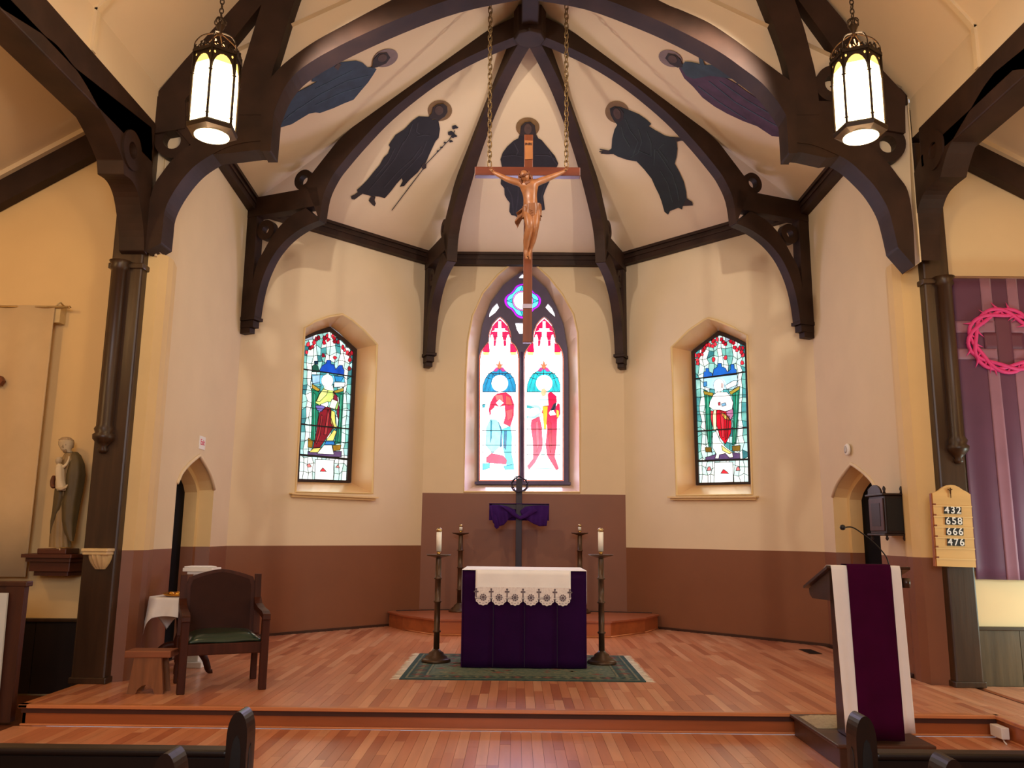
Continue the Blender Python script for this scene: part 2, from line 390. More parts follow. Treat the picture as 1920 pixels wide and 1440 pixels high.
tpart('hammer_beam', [(288, 240), (288, 200), (340, 192), (490, 188), (508, 188), (506, 281), (480, 281), (440, 286), (400, 290), (360, 275), (330, 240)], tl, YF+.015, TD-.03)
tpart('curved_strut', [(440, 215)]+cm([(443, 200), (448, 150), (465, 92), (496, -10), (520, -80)])+cm([(590, -90), (556, -10), (524, 93), (509, 143), (503, 215)]), tl, YF+.01, TD-.02)
tpart('rafter', [(293, 176), (393, 57), (447, -10), (520, -95), (590, -95), (505, -10), (433, 78), (347, 187), (347, 230), (293, 230)], tl, YF+.02, TD-.04)
tpart('wall_plate_block', [(290, 180), (347, 185), (347, 240), (288, 250)], tl, YF+.005, TD)
ringp(tl, 322, 262, 34, 17); ringp(tl, 412, 152, 35, 17)
tr = thing('chancel_truss', 'right half of the dark timber arch truss framing the sanctuary', 'truss', (4.1, YF, 4.2))
tpart('arch_brace', bk(cm([(1662, 480), (1653, 440), (1643, 407), (1623, 373), (1600, 347), (1573, 323), (1543, 307), (1507, 293), (1477, 289)]))+[(1478, 240)]+cm([(1490, 240), (1550, 242), (1600, 255), (1634, 276), (1660, 300), (1684, 330), (1703, 360), (1712, 420), (1716, 500)]), tr, YF+.004)
tpart('arch_rib', [(1479, 287), (1475, 220)]+cm([(1474, 216), (1460, 193), (1430, 157), (1390, 126), (1347, 96), (1280, 60), (1207, 27), (1100, -12), (985, -32)])+cm([(985, -110), (1120, -62), (1240, 3), (1280, 20), (1330, 43), (1380, 76), (1430, 113), (1480, 150)])+[(1493, 160), (1495, 287)], tr)
tpart('hammer_beam', [(1697, 245), (1697, 200), (1640, 192), (1490, 188), (1478, 188), (1480, 284), (1505, 286), (1550, 296), (1600, 290), (1630, 275), (1660, 240)], tr, YF+.015, TD-.03)
tpart('curved_strut', [(1483, 215)]+cm([(1481, 150), (1473, 113), (1463, 80), (1447, 37), (1428, -10), (1400, -80)])+cm([(1460, -90), (1487, -10), (1507, 50), (1520, 100), (1530, 143), (1538, 215)]), tr, YF+.01, TD-.02)
tpart('rafter', [(1698, 178), (1652, 128), (1580, 35), (1540, -12), (1470, -95), (1400, -95), (1490, -10), (1570, 100), (1640, 187), (1640, 232), (1697, 232)], tr, YF+.02, TD-.04)
tpart('wall_plate_block', [(1697, 180), (1640, 185), (1640, 240), (1698, 250)], tr, YF+.005, TD)
ringp(tr, 1665, 270, 34, 16); ringp(tr, 1563, 156, 34, 16)
# plaster infill between arch and nave roof
inL = [(300, 474), (307, 430), (318, 395), (340, 350), (370, 312), (420, 285), (470, 272), (500, 268), (498, 200), (515, 165), (575, 108), (640, 70), (750, 18), (860, -30), (985, -65)]
inR = [(1110, -35), (1230, 12), (1300, 45), (1345, 68), (1400, 108), (1440, 140), (1480, 190), (1486, 268), (1520, 275), (1570, 292), (1620, 325), (1655, 362), (1680, 400), (1694, 440), (1700, 480)]
yi = YF+.17
inf = [U(u, v, 1, yi) for u, v in inL+inR]+[U(1713, 482, 1, yi), Vector((4.11, yi, 6.2)), Vector((0, yi, 12.0)), Vector((-4.1, yi, 6.2)), U(283, 476, 1, yi)]
MB(CEIL).prism(inf, (0, .1, 0)).build('wall_chancel_arch', kind='structure')
# ------------------------------------------------------------------ great pillars and arcades
def pillar(sx, x0, x1, y0, label, shaft_px, front):
    root = thing('pillar', label, 'pillar', ((x0+x1)/2, y0, 0), group='great timber pillars of the chancel arch')
    m = MB(BEAM2); m.bb(x0, x1, y0, y0+.34, FLOW if sx < 0 else 0, 5.75); bev(m.build('post', root), .02)
    sxp = (shaft_px); zt, zb = 4.15, 2.2
    s = MB(BEAM2); s.lathe([(.0, zb), (.03, zb), (.05, zb+.03), (.035, zb+.06), (.07, zb+.1), (.105, zb+.14), (.11, zb+.18), (.085, zb+.2), (.10, zb+.24), (.075, zb+.28), (.075, zt-.06), (.10, zt-.04), (.085, zt), (.11, zt+.04), (0, zt+.05)], (sxp, y0-.02, 0), 20); s.build('half_round_shaft', root)
    q = MB(BEAM2); q.bb(x0-.02, x1+.02, y0-.02, y0+.36, zt-.03, zt+.03); q.bb(x0-.015, x1+.015, y0-.015, y0+.3, 0.0, .06); bev(q.build('moulded_band', root), .01)
    return root
pl = pillar(-1, -4.36, -4.03, 8.34, 'left great timber pillar beside the standing figure of a man', -4.25, 0)
prr = pillar(1, 4.22, 4.50, 8.66, 'right great timber pillar behind the hymn number board', 4.42, 0)
def arcade(sx, X, yend, label, tip):
    root = thing('arcade_arch', label, 'timber arch', (X, 8.2, 4.2), group='side arcade arches of the nave')
    ext = Vector((sx*.26, 0, 0))
    def side(pts): return [U(u, v, 0, X) for u, v in pts]
    def sideo(pts):
        out = [U(u, v, 0, X+sx*.26) for u, v in pts]
        for p in out: p.x = X
        return out
    if sx < 0:
        low = sideo(cm([(223, 470), (222, 432), (213, 370), (200, 340), (183, 327)]))+sideo(cm([(181, 300), (163, 258), (133, 203), (100, 148), (63, 100), (40, 77), (0, 52)]))
        upp = side([(20, 0), (83, 70), (180, 160), (222, 205), (284, 238), (286, 350), (275, 478)])
        ringc = U(246, 282, 0, X)
    else:
        low = sideo(cm([(1763, 467), (1762, 430), (1768, 390), (1782, 358), (1812, 332)]))+sideo(cm([(1816, 315), (1828, 278), (1847, 245), (1870, 208), (1897, 165), (1920, 136)]))
        upp = side([(1920, 83), (1846, 150), (1790, 205), (1706, 240), (1703, 350), (1711, 420), (1718, 488)])
        ringc = U(1752, 282, 0, X)
    ytop = min(p.y for p in low)
    far = [Vector((X, ytop-.6, 5.22)), Vector((X, ytop-1.5, 5.26))]
    upp = [Vector((X, 8.27, 5.4))]+upp[-3:]
    MBa = MB(BEAM); MBa.prism(low+far+[Vector((X, ytop-1.5, 5.4))]+[p for p in upp], ext, [[ringc+Vector((0, .085*math.cos(2*math.pi*i/20), .085*math.sin(2*math.pi*i/20))) for i in range(20)]]); bev(MBa.build('curved_arch', root), .015)
    pt = MB(BEAM); pt.bb(X, X+sx*.3, yend, 8.29, 5.26, 5.72); bev(pt.build('arcade_plate', root), .015)
    rg = MB(BEAM); n = 24
    rg.prism([ringc+Vector((-sx*.02, .2*math.cos(2*math.pi*i/n), .2*math.sin(2*math.pi*i/n))) for i in range(n)], ext*.9, [[ringc+Vector((-sx*.02, .085*math.cos(2*math.pi*i/n), .085*math.sin(2*math.pi*i/n))) for i in range(n)]]); bev(rg.build('ring', root), .012)
    return root
arcade(-1, -4.0, -5, 'dark timber arcade arch running from the left pillar towards the viewer', 0)
arcade(1, 4.1, -5, 'dark timber arcade arch running from the right pillar towards the viewer', 0)
# nave roof: knee walls and steep slopes, aisle roofs
nv = MB(CEIL)
for sx, X in ((-1, -4.02), (1, 4.12)):
    k = [(X, 5.70), (X, 6.14), (0, 6.14+1.33*abs(X))]
    for a, b in zip(k[:-1], k[1:]):
        nv.add([(a[0], 8.46, a[1]), (b[0], 8.46, b[1]), (b[0], -6, b[1]), (a[0], -6, a[1])], [(0, 1, 2, 3)])
nv.build('ceiling_nave', kind='structure')
for i, pts in enumerate((((172, 92), (175, 36), (212, -3)), ((1833, 95), (1832, 43), (1793, 0)))):
    sx = -1 if i == 0 else 1; X = (-4.02, 4.12)[i]; yy = U(*pts[0], 0, X).y
    m = MB(CREAM); m.bb(X-.012*0, X-sx*.03, yy-.03, yy+.03, 5.72, 6.15)
    d = Vector((-sx, 0, 1.33)).normalized(); a = Vector((X, yy, 6.14)); b = a+d*3; nn = Vector((-sx*1.33, 0, -1)).normalized()
    m.prism([a+Vector((0, -.03, 0)), b+Vector((0, -.03, 0)), b+Vector((0, .03, 0)), a+Vector((0, .03, 0))], nn*.03)
    m.build('trim_%d' % (8+i), kind='structure')
ai = MB(CEIL)
for sx, pa, pb in ((-1, (163, 257), (0, 343)), (1, (1830, 274), (1920, 319))):
    a = U(*pa, 1, 8.78); b = U(*pb, 1, 8.78); s = (b.z-a.z)/(b.x-a.x)
    def zz(x): return a.z+s*(x-a.x)
    x0 = sx*4.2; x1 = sx*7.6
    ai.add([(x0, 8.8, zz(x0)), (x1, 8.8, zz(x1)), (x1, -6, zz(x1)), (x0, -6, zz(x0))], [(0, 1, 2, 3)])
    east = MB((mat('left_aisle_lamplit_plaster', (234, 200, 142), .8, .03, 1.5) if sx < 0 else mat('right_aisle_lamplit_plaster', (234, 208, 162), .8, .03, 1.5)))  # yellow lamplight mixed into the plaster colour, more on the left
    east.prism([(x0, 8.8, -.2), (x1, 8.8, -.2), (x1, 8.8, zz(x1)+.05), (x0, 8.8, zz(x0)+.05)], (0, .1, 0)); east.build('wall_%s_aisle_end' % ('left' if sx < 0 else 'right'), kind='structure')
    # raking beam and cream mould above it
    m = MB(BEAM); h = .36; m.prism([(x0, 8.66, zz(x0)-.02), (x1, 8.66, zz(x1)-.02), (x1, 8.66, zz(x1)-h), (x0, 8.66, zz(x0)-h)], (0, .13, 0)); bev(m.build('trim_%d' % (10 if sx < 0 else 11), kind='structure'), .012)
    m = MB(CREAM); m.prism([(x0, 8.6, zz(x0)+.0), (x1, 8.6, zz(x1)+.0), (x1, 8.6, zz(x1)-.06), (x0, 8.6, zz(x0)-.06)], (0, .18, 0)); m.build('trim_%d' % (12 if sx < 0 else 13), kind='structure')
    # outer aisle walls
    m = MB(CREAM); m.bb(x1, x1+sx*.1, -6, 8.9, -.2, zz(x1)+.1); m.build('wall_%s_aisle_side' % ('left' if sx < 0 else 'right'), kind='structure')
ai.build('ceiling_aisles', kind='structure')
m = MB(CREAM); m.bb(-7.6, 7.6, -6.1, -6, -.2, 12); m.build('wall_rear', kind='structure')
# ------------------------------------------------------------------ floors
WOODS = [mat('oak_board_%s' % n_, c, .28, .12, 3, bump=.03, grain=1, coat=.15) for n_, c in (('honey', (220, 154, 116)), ('red', (206, 134, 98)), ('pale', (230, 170, 132)), ('brown', (186, 114, 82)), ('tawny', (214, 144, 106)))]
def backlimit(x):
    ax = abs(x)
    if ax < 1.7: return 14.13
    return min(14.13, 15.83-ax) if ax < 4.0 else 8.8
def floor(name, x0, x1, yf, z, limit, sub_mat, near, w_=.083):
    root = struct(name); root.location = ((x0+x1)/2, yf, z)
    sb = MB(sub_mat); sb.prism(limit['poly'], (0, 0, -.05)); sb.build('subfloor', root)
    planks = []; x = x0
    while x < x1-.01:
        y = yf; ye = limit['back'](x+w_/2); first = True
        while y < ye-.02:
            Ln = random.uniform(.55, 1.5)
            if first: Ln *= random.uniform(.35, 1); first = False
            y2 = min(y+Ln, ye); 
            if ye-y2 < .15: y2 = ye
            planks.append((x, min(x+w_, x1), y, y2)); y = y2
        x += w_
    def vis(p):      # rank by apparent size and whether it stands in view
        cx_, cy_ = (p[0]+p[1])/2, (p[2]+p[3])/2
        return abs(cx_+.1)/max(cy_, .1) < .63 and near(cx_, cy_)
    planks.sort(key=lambda p: (not vis(p), -(p[3]-p[2])*(1/max(p[3], .2))**2))
    g = .0018
    stuff = MB(*WOODS)
    for i, (a, b, c, d) in enumerate(planks):
        mi = random.choice((0, 0, 1, 1, 2, 3, 4, 4)); h = random.uniform(0, .0012)
        if i < 300:
            q = MB(WOODS[mi]); q.bb(a+g/2, b-g/2, c+g/2, d-g/2, z-.02, z+h); q.build('floor_board', root)
        else: stuff.bb(a+g/2, b-g/2, c+g/2, d-g/2, z-.02, z+h, mi)
    stuff.build('floor_boards', root, kind='stuff')
    return root
GAP = mat('dark_board_gap', (70, 34, 18), .7)
floor('floor', -4.26, 4.4, 7.385, 0, dict(poly=[(-4.26, 7.385, -.02), (7.5, 7.385, -.02), (7.5, 8.8, -.02), (4.35, 8.8, -.02), (4.2, 9.3, -.02), (4.11, 11.74, -.02), (1.7, 14.15, -.02), (-1.7, 14.15, -.02), (-4.11, 11.74, -.02), (-4.11, 8.42, -.02), (-4.26, 8.42, -.02)], back=backlimit), GAP, lambda x, y: abs(x) < 4.4 and y < 12)
floor('floor_nave', -4.3, 3.88, 4.6, FLOW, dict(poly=[(-7.5, -6, FLOW-.02), (7.5, -6, FLOW-.02), (7.5, 7.40, FLOW-.02), (-4.2, 7.40, FLOW-.02), (-4.2, 8.8, FLOW-.02), (-7.5, 8.8, FLOW-.02)], back=lambda x: 7.37), mat('dark_nave_floor', (96, 52, 30), .4), lambda x, y: y > 5.9)
# right part of the stage running forward
m = MB(*WOODS)
x = 3.9
while x < 7.5:
    y = 3.0
    while y < 8.75:
        y2 = min(y+random.uniform(.6, 1.5), 8.75 if x > 4.4 else 7.38); 
        if y2 <= y: break
        m.bb(x+.001, x+.082, y+.001, y2-.001, -.02, .0005, random.randint(0, 4)); y = y2
    x += .083
m.build('floor_boards', bpy.data.objects['floor'], kind='stuff')
NOSE = mat('pale_worn_nosing', (206, 132, 84), .3, .15, 3, grain=0, coat=.2)
stg = MB(ORANGE, NOSE)
stg.bb(-4.26, 3.89, 7.40, 7.44, FLOW, -.03); stg.bb(-4.28, 3.91, 7.36, 7.44, -.03, .001, 1); stg.bb(-4.26, 3.89, 7.375, 7.40, FLOW, FLOW+.018, 1)
stg.bb(3.89, 3.93, 3.0, 7.42, FLOW, -.03); stg.bb(3.87, 3.93, 3.0, 7.42, -.03, .001, 1); stg.bb(3.875, 3.89, 3.0, 7.4, FLOW, FLOW+.018, 1)
stg.bb(-4.26, -4.22, 7.4, 8.4, FLOW, -.03); stg.bb(-4.28, -4.2, 7.36, 8.4, -.03, .001, 1)
bev(stg.build('trim_14', kind='structure'), .006)
# ------------------------------------------------------------------ stained glass windows
def glassmat(rgb, st):
    k = 'glass_%d_%d_%d_%d' % (*[int(x) for x in rgb], int(st*10))
    if k in _m: return _m[k]
    m = mat(k, rgb, .15, .22, 9, emit=st); return m
LEAD = mat('window_lead', (16, 18, 26), .5)
FRAMEW = mat('dark_window_frame', (44, 26, 26), .5)
TRAC = mat('painted_tracery', (74, 58, 92), .45, .15, 4)
def inpoly(x, y, P):
    c = False; j = len(P)-1
    for i in range(len(P)):
        if (P[i][1] > y) != (P[j][1] > y) and x < (P[j][0]-P[i][0])*(y-P[i][1])/(P[j][1]-P[i][1])+P[i][0]: c = not c
        j = i
    return c
class Win:
    def __init__(s, name, P0, n, depth, st):
        s.root = struct(name); s.n = n; s.P = P0+n*depth; s.st = st; s.lead = MB(LEAD); s.cnt = 0
        s.root.location = UP(960 if abs(n.x) < .1 else (620 if n.x < 0 else 1350), 900, s.P, n)
    def w(s, u, v, k=0): return UP(u, v, s.P-s.n*k, s.n)
    def pane(s, pts, rgb, layer=0, st=None, lead=True, lw=.9, name='glass_pane'):
        st = s.st if st is None else st
        mb = MB(glassmat(rgb, st)); k = layer*.004
        mb.prism([s.w(u, v, k) for u, v in pts], s.n*.003); mb.build(name, s.root); s.cnt += 1
        if lead: s.line(pts+[pts[0]], lw, layer)
    def line(s, pts, lw=.9, layer=0, mb=None):
        mb = mb or s.lead; k = layer*.004+.002
        for a, b in zip(pts[:-1], pts[1:]):
            dx, dy = b[0]-a[0], b[1]-a[1]; L = math.hypot(dx, dy)
            if L < .05: continue
            ox, oy = -dy/L*lw/2, dx/L*lw/2; ex, ey = dx/L*lw*.3, dy/L*lw*.3
            mb.prism([s.w(a[0]+ox-ex, a[1]+oy-ey, k), s.w(b[0]+ox+ex, b[1]+oy+ey, k), s.w(b[0]-ox+ex, b[1]-oy+ey, k), s.w(a[0]-ox-ex, a[1]-oy-ey, k)], s.n*.004)
    def mosaic(s, quad, nx, ny, cols, layer=0, st=None, jit=.3, clip=None, lw=.6, seed=1, colf=None):
        """quad = 4 corners (tl,tr,br,bl) split in nx*ny irregular pieces"""
        R = random.Random(seed)
        def q(a, b):
            x0 = quad[0][0]+(quad[1][0]-quad[0][0])*a; y0 = quad[0][1]+(quad[1][1]-quad[0][1])*a
            x1 = quad[3][0]+(quad[2][0]-quad[3][0])*a; y1 = quad[3][1]+(quad[2][1]-quad[3][1])*a
            return (x0+(x1-x0)*b, y0+(y1-y0)*b)
        G = [[q((i+(R.uniform(-jit, jit) if 0 < i < nx else 0))/nx, (j+(R.uniform(-jit, jit) if 0 < j < ny else 0))/ny) for i in range(nx+1)] for j in range(ny+1)]
        for j in range(ny):
            for i in range(nx):
                cc = cols if colf is None else colf(i, j)
                P = [G[j][i], G[j][i+1], G[j+1][i+1], G[j+1][i]]
                c = (sum(p[0] for p in P)/4, sum(p[1] for p in P)/4)
                if clip and not inpoly(*c, clip): continue
                s.pane(P, R.choice(cc), layer, st, lw=lw)
    def done(s): s.lead.build('window_lead', s.root, kind='stuff')
def reveal(win, wallp, glassp, Pw, nw, mt, sill=None):
    a = [UP(u, v, Pw, nw) for u, v in wallp]; b = [win.w(u, v) for u, v in glassp]
    mb = MB(mt); k = len(a)
    for i in range(k): mb.add([a[i], a[(i+1) % k], b[(i+1) % k], b[i]], [(0, 1, 2, 3)])
    mb.build('splayed_reveal', win.root)
    m = MB(JAMB); m.tube([p-nw*.006 for p in a[:]], .018, 8, closed=True, smooth=False); m.build('edge_moulding', win.root)
    if sill:
        c = MB(JAMB); p, q = [UP(u, v, Pw, nw) for u, v in sill]; z = Vector((0, 0, 1))
        c.prism([p, q, q-z*.025, p-z*.025], -nw*.09); c.prism([p-z*.025+(q-p)*.02, q-z*.025-(q-p)*.02, q-z*.06-(q-p)*.02, p-z*.06+(q-p)*.02], -nw*.05)
        bev(c.build('window_sill', win.root), .006)
def frame(win, outer, inner, mt, name='window_frame', d=.05, lay=.0):
    mb = MB(mt); mb.prism([win.w(u, v, .03) for u, v in outer], win.n*d, [[win.w(u, v, .03) for u, v in inner]]); mb.build(name, win.root)
WHT = (250, 250, 252); CYA = (190, 240, 240); PAL = (215, 245, 240); TEA = (120, 190, 190); LBL = (160, 215, 240)
side_cols = [(225, 245, 240), (200, 238, 232), (170, 220, 215), (120, 180, 180), (240, 250, 250), (90, 150, 160), (210, 235, 245)]
BRT = [(228, 248, 244), (205, 242, 238), (240, 250, 250), (190, 232, 228)]; TL = [(110, 185, 180), (70, 150, 155), (150, 210, 205), (50, 120, 130), (170, 220, 225)]
def strips(i, j):
    if j >= 16: return BRT
    return BRT if i in (1, 2, 8, 9) else (TL if i in (0, 3, 7, 10) else BRT+TL[:3])
# ---- left window
W = Win('window_1', A, NAB, .42, 1.0)
tl_ = lambda p: T(p, 540, 580, 4)
gl_outer = tl_([(62, 1290), (112, 215), (215, 165), (318, 130), (418, 210), (518, 300), (472, 1300)])
gl_wall_order = tl_([(62, 1290), (100, 225), (160, 190), (240, 158), (318, 130), (380, 175), (450, 240), (518, 300), (472, 1300)])
gl_inner = tl_([(84, 1272), (128, 225), (215, 190), (320, 168), (405, 235), (492, 318), (442, 1282)])
reveal(W, winL_wall, gl_wall_order, A, NAB, REVEAL, [(542, 924), (704, 932)])
frame(W, gl_outer, gl_inner, FRAMEW)
W.mosaic(tl_([(122, 160), (500, 160), (440, 1285), (80, 1272)]), 11, 19, side_cols, 0, lw=.9, colf=strips, clip=tl_([(84, 1275), (126, 230), (215, 185), (320, 165), (405, 235), (495, 318), (442, 1285)]), seed=3)
RED = (190, 20, 45); RED2 = (225, 60, 80); CRIM = (140, 18, 40)
for i, (x, y) in enumerate([(150, 262), (170, 292), (195, 250), (185, 280), (212, 225), (232, 212), (275, 215), (292, 200), (300, 225), (345, 215), (352, 240), (335, 200), (412, 285), (425, 305), (445, 325), (462, 335), (478, 330), (465, 380), (462, 445), (140, 322), (265, 345), (352, 362), (272, 250), (375, 245)]):
    R = random.Random(i); W.pane(tl_([(x+(15+R.uniform(-4, 5))*math.cos(a)*.9, y+(18+R.uniform(-5, 6))*math.sin(a)) for a in [k*math.pi/3+R.random()*.5 for k in range(6)]]), R.choice([RED, RED2, CRIM, (205, 40, 60)]), 1, .8, lw=.7)
W.pane(tl_([(238, 455), (255, 425), (285, 405), (293, 380), (322, 382), (322, 408), (345, 415), (358, 450), (380, 425), (386, 418), (410, 420), (412, 445), (422, 452), (420, 492), (235, 470)]), (25, 80, 200), 1, .75)
W.pane(tl_([(180, 470), (182, 425), (205, 410), (225, 425), (235, 470)]), (30, 95, 80), 1, .6)
W.pane(tl_([(198, 388), (222, 388), (226, 412), (200, 412)]), (15, 60, 90), 1, .5)
W.pane(tl_([(180, 488), (420, 500), (428, 560), (380, 590), (340, 560), (230, 560), (175, 540)]), (90, 190, 225), 1, .9)
for q, c in (([(180, 500), (240, 490), (240, 560), (185, 560)], (150, 200, 235)), ([(350, 500), (418, 505), (400, 540), (355, 540)], (40, 140, 210)), ([(345, 545), (430, 548), (425, 580), (345, 585)], (225, 240, 245)), ([(178, 560), (240, 545), (240, 580), (200, 570)], (120, 205, 215))): W.pane(tl_(q), c, 2, .9)
for q, c in (([(178, 590), (235, 620), (222, 700), (228, 800), (210, 900), (195, 990), (172, 985), (180, 800)], (20, 130, 100)), ([(345, 625), (418, 605), (408, 800), (398, 1005), (350, 1010), (372, 880), (392, 750), (380, 660)], (18, 125, 105)), ([(190, 620), (208, 640), (205, 980), (190, 985)], (50, 165, 135)), ([(392, 640), (408, 640), (388, 1000), (375, 1000)], (55, 170, 140))): W.pane(tl_(q), c, 3 if c[0] > 40 else 2, .7)
for q, c, l in (([(180, 558), (240, 600), (228, 618), (182, 592)], (165, 140, 50), 3), ([(345, 612), (418, 588), (414, 614), (352, 630)], (170, 150, 60), 3),
    ([(270, 590), (335, 595), (350, 640), (330, 690), (285, 700), (240, 722), (205, 700), (232, 640)], (195, 225, 120), 4), ([(262, 600), (300, 605), (290, 640), (240, 690), (215, 690), (235, 640)], (225, 240, 150), 5),
    ([(338, 618), (368, 650), (385, 740), (380, 830), (368, 790), (362, 700), (342, 680)], (130, 30, 60), 4), ([(360, 680), (380, 700), (372, 745), (355, 760)], (150, 205, 110), 5),
    ([(205, 722), (290, 715), (255, 768), (218, 755)], (110, 105, 190), 4), ([(240, 715), (300, 690), (305, 720), (290, 735)], (235, 240, 245), 5),
    ([(290, 728), (322, 742), (318, 800), (345, 880), (300, 950), (240, 1035), (188, 1040), (208, 950), (224, 850), (236, 775)], (120, 22, 38), 4),
    ([(300, 750), (312, 790), (300, 880), (290, 940), (270, 940), (285, 850)], (165, 55, 62), 5), ([(250, 790), (262, 800), (240, 950), (215, 1010), (208, 1000), (235, 900)], (150, 40, 52), 5),
    ([(325, 755), (352, 770), (356, 850), (368, 882), (345, 900), (320, 850)], (210, 210, 110), 4), ([(345, 905), (365, 915), (340, 985), (285, 985), (320, 940)], (225, 220, 120), 5), ([(190, 1042), (248, 1038), (225, 1072), (158, 1072)], (215, 205, 110), 5),
    ([(285, 985), (345, 985), (352, 1015), (275, 1015)], (40, 120, 200), 5), ([(330, 672), (374, 690), (352, 748), (308, 735)], (246, 248, 225), 6),
    ([(270, 1018), (328, 1018), (345, 1088), (218, 1082)], (235, 248, 245), 5), ([(152, 965), (188, 985), (182, 1040), (150, 1035)], (140, 110, 30), 3), ([(335, 1020), (398, 1015), (392, 1055), (340, 1062)], (150, 115, 35), 3),
    ([(150, 1065), (402, 1065), (400, 1108), (148, 1100)], (90, 70, 115), 3)): W.pane(tl_(q), c, l, .8 if sum(c) < 500 else 1.0)
W.pane(tl_(ell(295, 535, 46, 48, 16)), (252, 252, 250), 6, 1.2, lw=.6); W.pane(tl_([(285, 565), (335, 570), (345, 612), (275, 600)]), (250, 250, 245), 6, 1.1, lw=.5)
W.pane(tl_([(240, 1215), (262, 1188), (288, 1216)]), (225, 60, 70), 2, .9); W.pane(tl_([(142, 1170), (160, 1155), (176, 1180), (150, 1185)]), (230, 130, 130), 2); W.pane(tl_([(358, 1185), (375, 1165), (388, 1190)]), (230, 130, 130), 2)
for q in ([(205, 1125), (345, 1130), (340, 1280), (200, 1275)],): W.pane(tl_(q), (236, 250, 250), 1, 1.1)
for a, b, lw in (((120, 448), (495, 505), 2.2), ((100, 862), (475, 898), 2.6), ((92, 1090), (460, 1125), 4.0), ((110, 600), (490, 640), .9), ((100, 735), (480, 760), .9), ((95, 980), (465, 1000), .8)): W.line(tl_([a, b]), lw, 8)
W.done()
# ---- right window
W = Win('window_3', D, NCD, .42, 1.0)
tr_ = lambda p: T(p, 1250, 580, 4)
gr_wall_order = tr_([(220, 1318), (184, 316), (260, 255), (330, 205), (385, 160), (440, 180), (530, 220), (612, 262), (642, 1308)])
gr_outer = gr_wall_order; gr_inner = tr_([(240, 1300), (206, 330), (270, 275), (335, 225), (390, 195), (440, 210), (520, 245), (584, 275), (612, 1292)])
reveal(W, winR_wall, gr_wall_order, D, NCD, REVEAL, [(1257, 931), (1423, 930)])
frame(W, gr_outer, gr_inner, FRAMEW)
W.mosaic(tr_([(198, 185), (592, 185), (616, 1295), (236, 1305)]), 11, 19, side_cols, 0, lw=.9, colf=strips, clip=tr_([(240, 1305), (206, 325), (270, 272), (335, 222), (390, 190), (440, 208), (520, 243), (588, 275), (614, 1295)]), seed=5)
for i, (x, y) in enumerate([(215, 348), (240, 345), (262, 335), (230, 380), (232, 400), (285, 290), (272, 310), (300, 270), (320, 265), (350, 240), (362, 260), (345, 275), (378, 225), (412, 225), (425, 245), (440, 262), (480, 240), (500, 255), (510, 285), (525, 300), (545, 292), (570, 290), (560, 320), (570, 345), (565, 400), (350, 375), (442, 365)]):
    R = random.Random(i+50); W.pane(tr_([(x+(15+R.uniform(-4, 5))*math.cos(a)*.9, y+(18+R.uniform(-5, 6))*math.sin(a)) for a in [k*math.pi/3+R.random()*.5 for k in range(6)]]), R.choice([RED, RED2, (205, 30, 55), (225, 50, 70)]), 1, .8, lw=.7)
